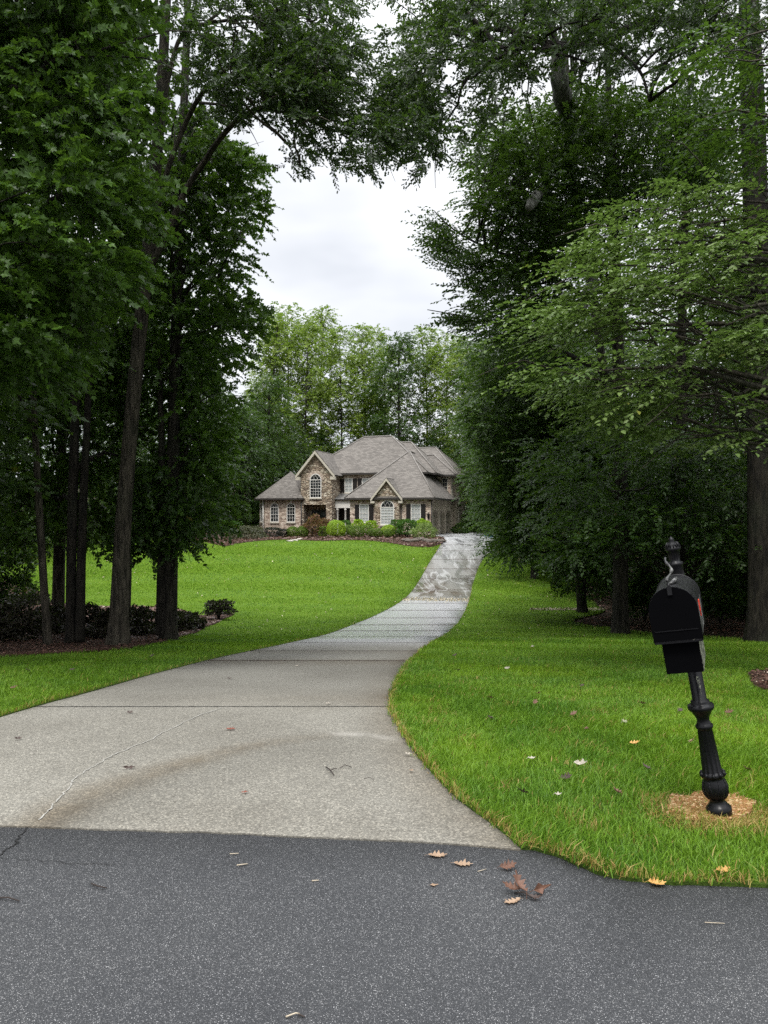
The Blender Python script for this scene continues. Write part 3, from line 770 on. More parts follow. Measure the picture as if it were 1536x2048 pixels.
# ================================================================== HOUSE
TH = math.radians(16)
house = empty('brick_house', (4.03, 66, -.2), (0, 0, -TH), 'two-storey brick and stone house with grey hipped roofs at the top of the lawn', 'house')
def wall(mb, a, b, w0, w1, mi=0):
    """vertical rectangle from (u,v) a to b, outward to the right of a->b travel"""
    l = math.hypot(b[0] - a[0], b[1] - a[1]); s = a[0] * 1.0 + a[1] * 1.0
    mb.poly([(a[0], a[1], w0), (b[0], b[1], w0), (b[0], b[1], w1), (a[0], a[1], w1)], [(s, w0), (s + l, w0), (s + l, w1), (s, w1)], mi)
def part(name, mb, mat, parent=house, label=None):
    o = mb.build(name, mat, parent)
    if label: o['label'] = label
    return o
def roofpoly(mb, pts, mi=0, thick=True):
    P = [Vector(p) for p in pts]; n = (P[1] - P[0]).cross(P[2] - P[0]).normalized()
    if n.z < 0: P = P[::-1]; n = -n
    al = Vector((0, 0, 1)).cross(n); al = al.normalized() if al.length > 1e-5 else Vector((1, 0, 0)); upv = n.cross(al)
    mb.poly(P, [(p.dot(al), p.dot(upv)) for p in P], mi)
    mb.poly([p - n * .10 for p in P[::-1]], None, 1)
def hip(name, corners, w, ridge, label=None):
    """corners: 4 (u,v) counter-clockwise from front-left; ridge: left and right points (u,v,w)"""
    c = [Vector((u, v, w)) for u, v in corners]; a, b_ = Vector(ridge[0]), Vector(ridge[1]); mb = MB()
    roofpoly(mb, [c[0], c[1], b_, a]); roofpoly(mb, [c[1], c[2], b_]); roofpoly(mb, [c[2], c[3], a, b_]); roofpoly(mb, [c[3], c[0], a])
    o = part(name, mb, [M['shingle'], M['fascia']], label=label)
    fb = MB()
    for k in range(4): fb_edge(fb, corners[k], corners[(k + 1) % 4], w)
    part('gutter', fb, M['fascia'], o)
    rc = MB(); rc.tube([a + Vector((0, 0, .03)), b_ + Vector((0, 0, .03))], [.07, .07], 6)
    for p_, q_ in ((c[0], a), (c[3], a), (c[1], b_), (c[2], b_)): rc.tube([p_ + Vector((0, 0, .05)), q_ + Vector((0, 0, .04))], [.055, .055], 6)
    part('ridge_cap', rc, M['cap'], o)
    return o
def fb_edge(fb, a, b_, w, h=.17, t=.10):
    A = Vector((a[0], a[1], 0)); B = Vector((b_[0], b_[1], 0)); d = (B - A).normalized(); n = Vector((d.y, -d.x, 0))
    fb.box((0, -t / 2, w - h), ((B - A).length, t / 2 + .004, w - .015), lambda p: A + d * p[0] + n * p[1] + Vector((0, 0, p[2])))
B0 = -.7
# walls
mb = MB(); wall(mb, (-7.3, 0), (0, 0), B0, 3.2); wall(mb, (-7.3, 3.6), (-7.3, 0), B0, 3.2); part('wall', mb, M['brick'])
# garage side wall with three arched openings
mb = MB(); vs = [.6, 3.0, 3.5, 5.9, 6.4, 8.8]; top = 2.25
segs = [(0, .6), (3.0, 3.5), (5.9, 6.4), (8.8, 10.0)]
for a, b_ in segs: wall(mb, (0, a), (0, b_), B0, 3.2)
for a in (.6, 3.5, 6.4):
    b_ = a + 2.4; n = 12
    for k in range(n):
        v0 = a + 2.4 * k / n; v1 = a + 2.4 * (k + 1) / n
        z0 = 1.75 + .5 * math.sqrt(max(0, 1 - (2 * (v0 - a) / 2.4 - 1) ** 2)); z1 = 1.75 + .5 * math.sqrt(max(0, 1 - (2 * (v1 - a) / 2.4 - 1) ** 2))
        mb.poly([(0, v0, z0), (0, v1, z1), (0, v1, 3.2), (0, v0, 3.2)], [(v0, z0), (v1, z1), (v1, 3.2), (v0, 3.2)])
        mb.poly([(0, v0, z0), (-.35, v0, z0), (-.35, v1, z1), (0, v1, z1)])
    mb.poly([(0, a, B0), (-.35, a, B0), (-.35, a, 1.75), (0, a, 1.75)]); mb.poly([(0, b_, B0), (0, b_, 1.75), (-.35, b_, 1.75), (-.35, b_, B0)])
part('wall', mb, M['brick_tan'], label='garage side wall of the house with three arched doorways')
for a in (.6, 3.5, 6.4):
    mb = MB(); mb.box((-.42, a - .05, B0), (-.36, a + 2.45, 2.3))
    for r_ in range(4):
        for c_ in range(4):
            mb.box((-.36, a + .1 + c_ * .57, .1 + r_ * .54), (-.335, a + .6 + c_ * .57, .55 + r_ * .54))
    g_ = part('garage_door', mb, M['garage'])
    kb = MB(); kb.box((-.02, a + 1.12, 2.2), (.07, a + 1.28, 2.55)); part('keystone', kb, M['trim'])
mb = MB(); wall(mb, (.25, 10.0), (.25, 18), B0, 5.7); wall(mb, (0, 10.0), (.25, 10.0), B0, 5.7); part('wall', mb, M['brick_tan'], label='tall tan side wall of the house behind the garage')
mb = MB(); wall(mb, (-5.8, 8.7), (0, 8.7), 2.8, 5.7); wall(mb, (0, 8.7), (0, 10.0), 2.8, 5.7); part('wall', mb, M['brick'])
mb = MB(); wall(mb, (-13, 3.6), (-1.4, 3.6), B0, 5.7); wall(mb, (-13, 12), (-13, 3.6), B0, 5.7); wall(mb, (.25, 18), (-13, 18), B0, 5.7); wall(mb, (-13, 18), (-13, 12), B0, 5.7)
part('wall', mb, M['brick'])
# stone gable E: front wall with doorway and gable
mb = MB(); u0, u1, v = -12.51, -9.51, 1.3; d0, d1, dh = -12.25, -10.05, 2.75
def rect(a, b_, w0, w1): wall(mb, (a, v), (b_, v), w0, w1)
rect(u0, d0, B0, dh); rect(d1, u1, B0, dh); rect(u0, u1, dh, 5.6)
uc = (u0 + u1) / 2
mb.poly([(u0, v, 5.6), (u1, v, 5.6), (uc, v, 7.45)], [(u0 + v, 5.6), (u1 + v, 5.6), (uc + v, 7.45)])
wall(mb, (u1, v), (u1, 3.7), B0, 5.6); wall(mb, (u0, 3.7), (u0, v), B0, 5.6)
mb.poly([(d0, v, B0), (d0, 2.7, B0), (d0, 2.7, dh), (d0, v, dh)], [(0, 0), (1.4, 0), (1.4, 3), (0, 3)]); mb.poly([(d1, v, B0), (d1, v, dh), (d1, 2.7, dh), (d1, 2.7, B0)], [(0, 0), (0, 3), (1.4, 3), (1.4, 0)])
mb.poly([(d0, v, dh), (d0, 2.7, dh), (d1, 2.7, dh), (d1, v, dh)]); mb.poly([(d0, 2.7, B0), (d1, 2.7, B0), (d1, 2.7, dh), (d0, 2.7, dh)], [(0, 0), (2.2, 0), (2.2, 3), (0, 3)])
part('wall', mb, M['stone'], label='stone fronted gable wall over the entrance')
mb = MB(); mb.box((-11.95, 2.60, B0), (-10.35, 2.69, 2.3))
dr_ = part('door', mb, M['porch_dark'], label='dark double entrance door')
pn = MB()
for k in range(2):
    for q in range(3): pn.box((-11.85 + k * .75, 2.575, .3 + q * .65), (-11.25 + k * .75, 2.602, .85 + q * .65))
part('pane', pn, M['glass'], dr_)
mb = MB()
for sgn, ue in ((-1, u0 - .42), (1, u1 + .42)):
    roofpoly(mb, [(ue, v - .3, 5.42), (uc, v - .3, 7.72), (uc, 7.4, 7.72), (ue, 7.4 if sgn < 0 else 3.9, 5.42)])
r_ = part('roof', mb, [M['shingle'], M['fascia']])
tb = MB()
for sgn, ue in ((-1, u0 - .42), (1, u1 + .42)):
    for (o1, o2, hh) in ((-.36, -.30, .30),):
        tb.poly([(ue, v + o1, 5.40 - hh), (uc, v + o1, 7.66 - hh), (uc, v + o1, 7.66), (ue, v + o1, 5.40)][::(-1 if sgn > 0 else 1)])
        tb.poly([(ue, v + o1, 5.40 - hh), (ue, v, 5.40 - hh), (uc, v, 7.66 - hh), (uc, v + o1, 7.66 - hh)])
    tb.box((min(ue, ue - sgn * .45), v - .34, 5.0), (max(ue, ue - sgn * .45), v + .0, 5.28))
part('gable_trim', tb, M['trim'])
# left wing F
Fp = [(-12.5, 1.5), (-16.2, 1.5), (-17.2, 2.5), (-17.2, 5.8), (-12.6, 5.8)]
mb = MB()
for a, b_ in zip(Fp[1:] + Fp[:1], Fp): wall(mb, a, b_, B0, 3.3)
part('wall', mb, M['brick'])
Fe = [(-12.2, 1.05), (-16.4, 1.05), (-17.65, 2.3), (-17.65, 6.2), (-12.2, 6.2)]
mb = MB(); ap = (-14.4, 3.5, 5.95)
for a, b_ in zip(Fe, Fe[1:] + Fe[:1]): roofpoly(mb, [(b_[0], b_[1], 3.35), (a[0], a[1], 3.35), ap])
r_ = part('roof', mb, [M['shingle'], M['fascia']], label='pyramid roof of the left wing')
fb = MB()
for a, b_ in zip(Fe, Fe[1:] + Fe[:1]): fb_edge(fb, b_, a, 3.35)
part('gutter', fb, M['fascia'], r_)
mb = MB(); mb.tube([(-16.35, 1.42, 3.2), (-16.32, 1.42, B0)], [.05, .05], 6); part('downspout', mb, M['white'])
mb = MB(); mb.tube([(-12.42, 1.2, 3.1), (-12.42, 1.2, B0)], [.045, .045], 6); part('downspout', mb, M['fascia'])
mb = MB(); mb.tube([(.07, -.08, 3.1), (.07, -.08, B0)], [.045, .045], 6); part('downspout', mb, M['fascia'])
mb = MB(); mb.tube([(-2.62, -.08, 3.1), (-2.62, -.08, B0)], [.04, .04], 6); part('downspout', mb, M['fascia'])
# roofs
hip('roof', [(-13.3, 3.2), (-1, 3.2), (-1, 12.4), (-13.3, 12.4)], 5.7, [(-8.4, 7.6, 9.45), (-5.6, 7.6, 9.45)], 'tall main hipped roof')
hip('roof', [(-8, 5), (-.6, 5), (-.6, 13), (-8, 13)], 5.71, [(-5.36, 9, 8.95), (-4.0, 9, 8.95)])
hip('roof', [(-8, 8.35), (.70, 8.35), (.70, 18.4), (-8, 18.4)], 5.72, [(-4.3, 13, 8.72), (-2.4, 13, 8.72)])
hip('roof', [(-6.2, 8.2), (.55, 8.2), (.55, 12.6), (-6.2, 12.6)], 5.69, [(-4.4, 10.4, 7.75), (-2.0, 10.4, 7.75)])
A_ = [(-7.7, -.42), (.42, -.42), (.42, 10.0), (-7.7, 10.0)]
mb = MB(); c = [Vector((u, v_, 3.3)) for u, v_ in A_]; a = Vector((-3.3, 5.6, 7.78)); b_ = Vector((-3.3, 9.2, 7.7))
roofpoly(mb, [c[0], c[1], a]); roofpoly(mb, [c[1], c[2], b_, a]); roofpoly(mb, [c[3], c[0], a, b_]); roofpoly(mb, [c[2], c[3], b_])
r_ = part('roof', mb, [M['shingle'], M['fascia']], label='big hipped roof of the garage wing')
rc = MB()
for p_, q_ in ((c[0], a), (c[1], a), (a, b_)): rc.tube([p_ + Vector((0, 0, .05)), q_ + Vector((0, 0, .05))], [.055, .055], 6)
part('ridge_cap', rc, M['cap'], r_)
fb = MB()
for k in range(4): fb_edge(fb, A_[k], A_[(k + 1) % 4], 3.3)
part('gutter', fb, M['fascia'], r_)
# small stone gable on the garage wing
mb = MB(); v = -.28; g0, g1 = -4.95, -2.72; gc = (g0 + g1) / 2
wall(mb, (g0, v), (g1, v), B0, 3.25); mb.poly([(g0, v, 3.25), (g1, v, 3.25), (gc, v, 4.75)], [(g0, 3.25), (g1, 3.25), (gc, 4.75)])
wall(mb, (g0, 0), (g0, v), B0, 3.25); wall(mb, (g1, v), (g1, 0), B0, 3.25)
part('wall', mb, M['stone'], label='small stone gable with an arched window')
mb = MB()
for sgn, ue in ((-1, g0 - .32), (1, g1 + .32)):
    roofpoly(mb, [(ue, v - .25, 3.22), (gc, v - .25, 5.05), (gc, 3.2, 5.05), (ue, 1.0, 3.22)])
part('roof', mb, [M['shingle'], M['fascia']])
tb = MB()
for sgn, ue in ((-1, g0 - .32), (1, g1 + .32)):
    tb.poly([(ue, v - .29, 2.95), (gc, v - .29, 4.75), (gc, v - .29, 5.0), (ue, v - .29, 3.2)][::(-1 if sgn > 0 else 1)])
    tb.poly([(ue, v - .29, 2.95), (ue, v, 2.95), (gc, v, 4.75), (gc, v - .29, 4.75)])
    tb.box((min(ue, ue - sgn * .36), v - .27, 2.82), (max(ue, ue - sgn * .36), v + .25, 3.0))
part('gable_trim', tb, M['trim'])
# porch G
mb = MB(); roofpoly(mb, [(-9.7, 2.0, 3.25), (-7.1, 2.0, 3.25), (-7.1, 3.7, 3.85), (-9.7, 3.7, 3.85)]); r_ = part('roof', mb, [M['metal_roof'], M['fascia']], label='low metal porch roof')
mb = MB(); mb.box((-9.5, 2.25, 2.45), (-7.32, 2.55, 3.15)); part('porch_beam', mb, M['white'])
for u in (-9.32, -8.55):
    mb = MB(); mb.lathe([(B0, .14), (B0 + .15, .14), (B0 + .2, .105), (2.2, .09), (2.25, .13), (2.45, .13)], 12, fr=lambda p, u=u: Vector((u + p[0], 2.4 + p[1], p[2]))); part('column', mb, M['white'])
mb = MB(); wall(mb, (-8.2, 2.3), (-7.32, 2.3), B0, .3); mb.box((-9.5, 3.5, B0), (-7.3, 3.58, 3.1)); part('porch_back', mb, M['porch_dark'])
# windows
def window(o, al, nr, w_, z0, z1, arch=False, pane='glass', cols=3, rows=4, sill=True, shutters=False, hood=None, key=False, trim='white', cw=.07):
    o = Vector(o); al = Vector(al).normalized(); nr = Vector(nr).normalized()
    fr = lambda p: o + al * p[0] + nr * p[1] + Vector((0, 0, p[2]))
    hw = w_ / 2; mb = MB(); spring = z1 - (hw if arch else 0)
    mb.box((-hw - cw, .0, z0 - cw), (-hw, .06, spring), fr); mb.box((hw, .0, z0 - cw), (hw + cw, .06, spring), fr); mb.box((-hw, .0, z0 - cw), (hw, .06, z0), fr)
    if not arch: mb.box((-hw - cw, .0, z1), (hw + cw, .06, z1 + cw), fr)
    mt = .022
    for k in range(1, cols):
        x = -hw + w_ * k / cols; mb.box((x - mt / 2, .008, z0), (x + mt / 2, .035, spring), fr)
    for k in range(1, rows):
        z = z0 + (spring - z0) * k / rows; t_ = mt * (1.6 if k == rows // 2 else 1); mb.box((-hw, .010, z - t_ / 2), (hw, .037, z + t_ / 2), fr)
    if arch:
        mb.box((-hw, .008, spring - .03), (hw, .045, spring + .03), fr); n = 16
        for k in range(n):
            a0 = math.pi * k / n; a1 = math.pi * (k + 1) / n
            for (r0, r1, y0, y1) in ((hw, hw + cw, 0, .06),):
                q = [(r0 * math.cos(a0), y1, spring + r0 * math.sin(a0)), (r1 * math.cos(a0), y1, spring + r1 * math.sin(a0)), (r1 * math.cos(a1), y1, spring + r1 * math.sin(a1)), (r0 * math.cos(a1), y1, spring + r0 * math.sin(a1))]
                mb.poly([fr(p) for p in q][::-1]); q2 = [(r1 * math.cos(a0), 0, spring + r1 * math.sin(a0)), (r1 * math.cos(a1), 0, spring + r1 * math.sin(a1)), (r1 * math.cos(a1), y1, spring + r1 * math.sin(a1)), (r1 * math.cos(a0), y1, spring + r1 * math.sin(a0))]
                mb.poly([fr(p) for p in q2])
        for c0 in (-hw, -hw / 3, hw / 3, hw):       # interlaced gothic tracery
            for sg in (-1, 1):
                pts = []
                for k in range(9):
                    t = k / 8; x = c0 + sg * hw * .95 * (1 - math.cos(t * 1.35)); z = spring + hw * 1.0 * math.sin(t * 1.35)
                    if x * x + (z - spring) ** 2 <= hw * hw * 1.02: pts.append(fr((x, .022, z)))
                if len(pts) > 2: mb.tube(pts, [.011] * len(pts), 4)
    f = part('window', mb, M[trim]); pm = MB()
    q = [(-hw, .006, z0), (hw, .006, z0), (hw, .006, spring)] + ([(hw * math.cos(math.pi * k / 16), .006, spring + hw * math.sin(math.pi * k / 16)) for k in range(1, 16)] if arch else []) + [(-hw, .006, spring)]
    if pane == 'mixed':     # blind below, dark glass in the arch
        pm.poly([fr(p) for p in q[:3]] + [fr(q[-1])], mi=1); pm.poly([fr(q[-1]), fr(q[2])] + [fr(p) for p in q[3:-1]], mi=0)
        part('pane', pm, [M['glass'], M['blind']], f)
    else:
        pm.poly([fr(p) for p in q]); part('pane', pm, M[pane], f)
    if sill:
        sm = MB(); sm.box((-hw - cw - .05, .0, z0 - cw - .10), (hw + cw + .05, .12, z0 - cw), fr); part('sill', sm, M['trim'], f)
    if hood:
        hm = MB(); r0 = hw + cw + .01; r1 = r0 + .26; n = 16
        if arch:
            for k in range(n):
                a0 = math.pi * k / n; a1 = math.pi * (k + 1) / n
                q = [(r0 * math.cos(a0), .03, spring + r0 * math.sin(a0)), (r1 * math.cos(a0), .03, spring + r1 * math.sin(a0)), (r1 * math.cos(a1), .03, spring + r1 * math.sin(a1)), (r0 * math.cos(a1), .03, spring + r0 * math.sin(a1))]
                uvq = [(a0 * 3, 0), (a0 * 3, .26), (a1 * 3, .26), (a1 * 3, 0)]
                hm.poly([fr(p) for p in q][::-1], [(b2 * 2.2, a2) for a2, b2 in uvq][::-1])
        else:
            q = [(-hw - .2, .02, z1 + cw), (hw + .2, .02, z1 + cw), (hw + .3, .02, z1 + .32), (-hw - .3, .02, z1 + .32)]
            hm.poly([fr(p) for p in q], [(p[2] * 2.4, p[0]) for p in q])
        part('lintel', hm, M[hood], f)
    if key:
        km = MB(); km.box((-.08, .0, z1 + cw - .03), (.08, .09, z1 + .27), fr); part('keystone', km, M['white'], f)
    if shutters:
        for s_ in (-1, 1):
            sm = MB(); x0 = s_ * (hw + cw + .22); sm.box((x0 - .20, .0, z0 - .05), (x0 + .20, .04, z1 + .04), fr)
            for k in range(2):
                zz = z0 + .05 + k * (z1 - z0) / 2; n = 7
                for t in range(n): sm.box((x0 - .15, .04, zz + t * (z1 - z0) * .5 / n), (x0 + .15, .055, zz + (t + .6) * (z1 - z0) * .5 / n), fr)
            part('shutter', sm, M['shutter'])
    return f
FR = ((1, 0, 0), (0, -1, 0)); SD = ((0, 1, 0), (1, 0, 0))
window((-6.0, 0, 0), *FR, .74, 1.2, 2.68, pane='blind', shutters=True, hood='brick')
window((-1.33, 0, 0), *FR, .74, 1.2, 2.68, pane='blind', shutters=True, hood='brick')
window((-3.80, -.28, 0), *FR, 1.10, 1.0, 3.02, arch=True, pane='mixed', cols=4, rows=6, hood='brick')
window((-11.05, 1.3, 0), *FR, .98, 3.42, 5.5, arch=True, pane='glass', cols=4, rows=6, hood='brick')
window((-15.2, 1.5, 0), *FR, .72, 1.2, 2.86, arch=True, cols=3, rows=4, hood='brick', key=True)
window((-13.55, 1.5, 0), *FR, .72, 1.2, 2.86, arch=True, cols=3, rows=4, hood='brick', key=True)
window((-16.75, 2.05, 0), (.707, -.707, 0), (-.707, -.707, 0), .60, 1.2, 2.86, arch=True, cols=2, rows=4, hood='brick')
window((-8.65, 3.6, 0), *FR, .66, 3.95, 5.15, pane='blind', shutters=True, cols=2)
window((-6.95, 3.6, 0), *FR, .66, 3.95, 5.15, pane='blind', shutters=True, cols=2)
window((-.55, 8.7, 0), *FR, .45, 3.85, 5.3, pane='glass', cols=2, trim='trim')
window((0, 9.35, 0), *SD, .5, 3.8, 5.3, pane='glass', cols=2, trim='trim')
window((.25, 11.0, 0), *SD, .75, 3.6, 5.2, pane='glass', cols=2, trim='trim')
window((.25, 11.6, 0), *SD, .42, .9, 2.3, pane='glass', cols=1, trim='trim')
window((.25, 14.6, 0), *SD, .42, .9, 2.3, pane='glass', cols=1, trim='trim')
# brick quoins on the garage wing corners
for uu in (-7.3, -.42):
    mb = MB()
    for k in range(9):
        wd = .42 if k % 2 == 0 else .30; x0 = uu if uu < -1 else 0 - wd
        mb.box((x0, -.03, -.4 + k * .38), (x0 + wd, .02, -.4 + k * .38 + .33), uvs=True)
    part('quoin', mb, M['brick'])
# side lean-to
mb = MB(); mb.box((.25, 15.6, B0), (1.5, 18.0, 2.5)); part('wall', mb, M['brick_tan'])
mb = MB(); roofpoly(mb, [(.2, 15.4, 3.1), (1.9, 15.4, 2.5), (1.9, 18.2, 2.5), (.2, 18.2, 3.1)]); part('roof', mb, [M['shingle'], M['fascia']])
# lantern
mb = MB(); mb.tube([(-.2, -.03, 2.0), (-.2, -.15, 2.05), (-.2, -.15, 1.95)], [.015] * 3, 6); mb.lathe([(1.45, .03), (1.5, .08), (1.85, .11), (1.87, .13), (1.97, .02)], 6, fr=lambda p: Vector((-.2 + p[0], -.15 + p[1], p[2])))
part('wall_lantern', mb, M['shutter'])
# ================================================================== SHRUBS IN THE HOUSE BED
def shrub(name, label, px, top, bot, w, d, mat, n=1500, size=.10, kind='quad', group=None, rough=.12, cat='shrub', droop=0.0, seed=1, upright=0.0):
    """rounded shrub: centre column px, top/bottom rows, width in photo px, depth d"""
    ball = rough <= .045
    if ball: n = int(n * 2.2); size *= .72
    r_ = np.random.default_rng(seed); X = (px - 768) / F * d; zt = EYE - (top - HOR) / F * d; g = float(hgt(d)); zb = min(EYE - (bot - HOR) / F * d, g + .3) if bot < 1200 else g
    zb = EYE - (bot - HOR) / F * d
    R = w / 2 / F * d; H = (zt - zb) / 2; cz = (zt + zb) / 2
    e = empty(name, (X, d, zb), label=label, cat=cat, group=group)
    q = norm(r_.normal(0, 1, (n, 3))); q[:, 2] = np.where(q[:, 2] < -.7, -q[:, 2], q[:, 2])
    lump = 1 + rough * (np.sin(q[:, 0] * 5 + seed) * np.sin(q[:, 1] * 6 + 2 * seed) + np.sin(q[:, 2] * 7 + seed))
    P = q * np.array([R, R * .9, H])[None] * (lump * r_.uniform(.93 if ball else .80, 1.01, n))[:, None]; P[:, 2] += H
    dd = (q if not ball else 0) + r_.normal(0, .6, (n, 3)); dd[:, 2] += upright - droop; nn = q + r_.normal(0, .35 if ball else .5, (n, 3))
    V, L, c, rf = place_leaves(P, dd, nn, size * r_.uniform(.6, 1.3, n), kind, r_.uniform(0, 1, n))
    link('foliage', np_mesh('foliage', V, L, c, M[mat], {'rnd': ('FACE', rf)}), e)
    mb = MB()
    for k in range(5):
        a = r_.uniform(0, 6.28); mb.tube([(0, 0, -.1), (math.cos(a) * R * .3, math.sin(a) * R * .3, H * .7), (math.cos(a) * R * .55, math.sin(a) * R * .55, H * 1.3)], [.04, .025, .01], 5)
    mb.build('stem', M['bark_dark'], e)
    return e
S = shrub
S('weeping_shrub', 'broad mounded brown-green weeping shrub at the left end of the house bed', 494, 1052, 1094, 82, 60.5, 'leaf_weep', 5200, .11, 'ell', rough=.06, droop=1.0, seed=2)
S('dark_shrub', 'low dark purple shrub just right of the broad weeping shrub', 545, 1056, 1078, 36, 63, 'leaf_plum', 1300, .12, seed=3, rough=.2)
S('dark_shrub', 'low dark purple shrub touching the first green boxwood', 566, 1058, 1078, 24, 62.8, 'leaf_plum', 900, .12, seed=4, rough=.2)
S('boxwood', 'clipped green boxwood beside the purple shrubs', 586, 1053, 1076, 26, 62.8, 'leaf_box', 1500, .09, seed=5, rough=.04)
S('boxwood', 'clipped green boxwood left of the reddish bush', 604, 1053, 1076, 26, 62.6, 'leaf_box', 1500, .09, seed=6, rough=.04)
S('red_shrub', 'loose reddish bronze bush below the entrance', 628, 1036, 1077, 40, 63, 'leaf_red', 1600, .15, 'ell', seed=7, rough=.2, upright=.4)
S('red_shrub', 'smaller reddish bush right of the loose bronze one', 648, 1042, 1076, 24, 63.6, 'leaf_red', 900, .14, 'ell', seed=8, rough=.2, upright=.4)
S('small_shrub', 'small olive shrub tucked left of the large golden ball', 646, 1053, 1077, 18, 62.4, 'leaf_box', 700, .09, seed=9)
S('ball_shrub', 'large golden green clipped ball, tallest in the house bed', 672, 1040, 1077, 38, 62, 'leaf_lime', 3600, .09, seed=10, rough=.03)
S('bright_shrub', 'light green shrub peeping over the right of the large golden ball', 691, 1040, 1062, 20, 64.5, 'leaf_azalea', 900, .12, seed=11, rough=.15)
S('ball_shrub', 'clipped round shrub right behind the large golden ball', 698, 1050, 1073, 26, 63.2, 'leaf_box', 1500, .08, seed=12, rough=.03)
S('ball_shrub', 'round clipped shrub in front below the left shuttered window', 714, 1052, 1076, 32, 61.8, 'leaf_box', 2300, .08, seed=13, rough=.03)
S('bright_shrub', 'bright feathery shrub against the left shuttered window', 717, 1041, 1058, 24, 65, 'leaf_lime', 900, .12, seed=14, rough=.15)
S('bright_shrub', 'bright feathery shrub between the left window and the arched window', 742, 1043, 1060, 24, 65, 'leaf_lime', 900, .12, seed=15, rough=.15)
S('ball_shrub', 'flattened round shrub behind the front ball shrub', 733, 1050, 1070, 28, 63.4, 'leaf_box', 1500, .08, seed=16, rough=.04)
S('ball_shrub', 'small clipped ball left of the pair below the arched window', 743, 1057, 1074, 20, 62, 'leaf_box', 1100, .08, seed=17, rough=.03)
S('ball_shrub', 'small dark clipped ball directly below the arched window', 756, 1057, 1075, 20, 61.6, 'leaf_box', 1200, .08, seed=18, rough=.03)
S('ball_shrub', 'wide yellow-green mound right of the arched window', 777, 1050, 1072, 30, 63, 'leaf_lime', 1600, .09, seed=19, rough=.04)
S('ball_shrub', 'smallest clipped ball at the front of the bed', 776, 1059, 1076, 19, 61.2, 'leaf_box', 1100, .08, seed=20, rough=.03)
S('bright_shrub', 'light green bush under the gable corner behind the yellow mound', 792, 1041, 1056, 22, 65, 'leaf_azalea', 800, .12, seed=21, rough=.15)
S('ball_shrub', 'olive shrub squeezed left of the big leafy azalea', 793, 1053, 1074, 20, 62.4, 'leaf_box', 1000, .08, seed=22)
S('leafy_shrub', 'biggest dark leafy azalea below the right shuttered window', 813, 1038, 1076, 38, 62.2, 'leaf_azalea', 2600, .13, 'ell', seed=23, rough=.12)
S('leafy_shrub', 'bright leafy azalea at the right corner of the garage wing', 844, 1039, 1066, 34, 63.8, 'leaf_lime', 2000, .13, 'ell', seed=24, rough=.12)
S('strap_leaf_plant', 'clump of arching striped leaves at the right end of the bed', 848, 1052, 1080, 44, 60.6, 'leaf_blade', 900, .36, 'needle', seed=25, rough=.1, droop=.3, upright=.6, cat='plant')
S('leafy_shrub', 'dark shrub at the foot of the tan side wall', 922, 1048, 1072, 34, 73, 'leaf_dark', 1600, .15, 'ell', seed=26, rough=.15)
S('leafy_shrub', 'dark shrub beyond the side wall by the parking pad', 948, 1046, 1071, 34, 76, 'leaf_dark', 1600, .15, 'ell', seed=27, rough=.15)
S('holly_shrub', 'dark conical holly left of the house wing', 478, 1004, 1060, 46, 66, 'leaf_forest', 3500, .16, 'ell', seed=28, rough=.1)
S('leafy_shrub', 'green bush between the holly and the mounded weeping shrub', 458, 1040, 1082, 46, 64, 'leaf_azalea', 2500, .15, 'ell', seed=29, rough=.18)
# low shrubs under the left trees
low = [(-60, 1145, 1270, 130, 24), (15, 1100, 1235, 95, 25), (60, 1172, 1262, 90, 22), (118, 1200, 1275, 80, 20), (30, 1205, 1290, 110, 17.5), (180, 1210, 1284, 84, 19), (262, 1212, 1282, 80, 19.5), (300, 1216, 1274, 72, 20.5),
       (352, 1214, 1266, 66, 22), (-30, 1215, 1296, 130, 16.5), (385, 1218, 1262, 40, 23), (218, 1218, 1288, 60, 18)]
ll = ['tall dark shrub at the left edge of the picture', 'tall dark green shrub left of the thin leaning trunk', 'dark low shrub behind the thin leaning trunk', 'dark low shrub between the thin trunk and the black trunk', 'dark brownish shrub in front at the far left of the bed',
      'dark low shrub right of the black trunk', 'dark low shrub right of the big oak trunk', 'dark low shrub midway between the oak trunk and the twin trunk', 'dark shrub at the foot of the twin trunk', 'dark brown shrub cut by the left edge of the picture',
      'small dark shrub right of the twin trunk', 'dark low shrub behind the big oak trunk']
for k, (px, tp, bt, w, d) in enumerate(low):
    S('low_shrub', ll[k], px, tp + (12 if k > 1 else 0), bt + 6, w, d, 'leaf_litterlow' if k not in (0, 1) else 'leaf_dark', 1500 if k > 1 else 4200, .10 if k > 1 else .13, 'ell', group='dark shrubs under the left trees', rough=.25, seed=40 + k)
S('low_shrub', 'lone small dark shrub at the right tip of the left mulch bed', 438, 1204, 1232, 50, 27.5, 'leaf_litterlow', 1300, .10, 'ell', rough=.25, seed=60)

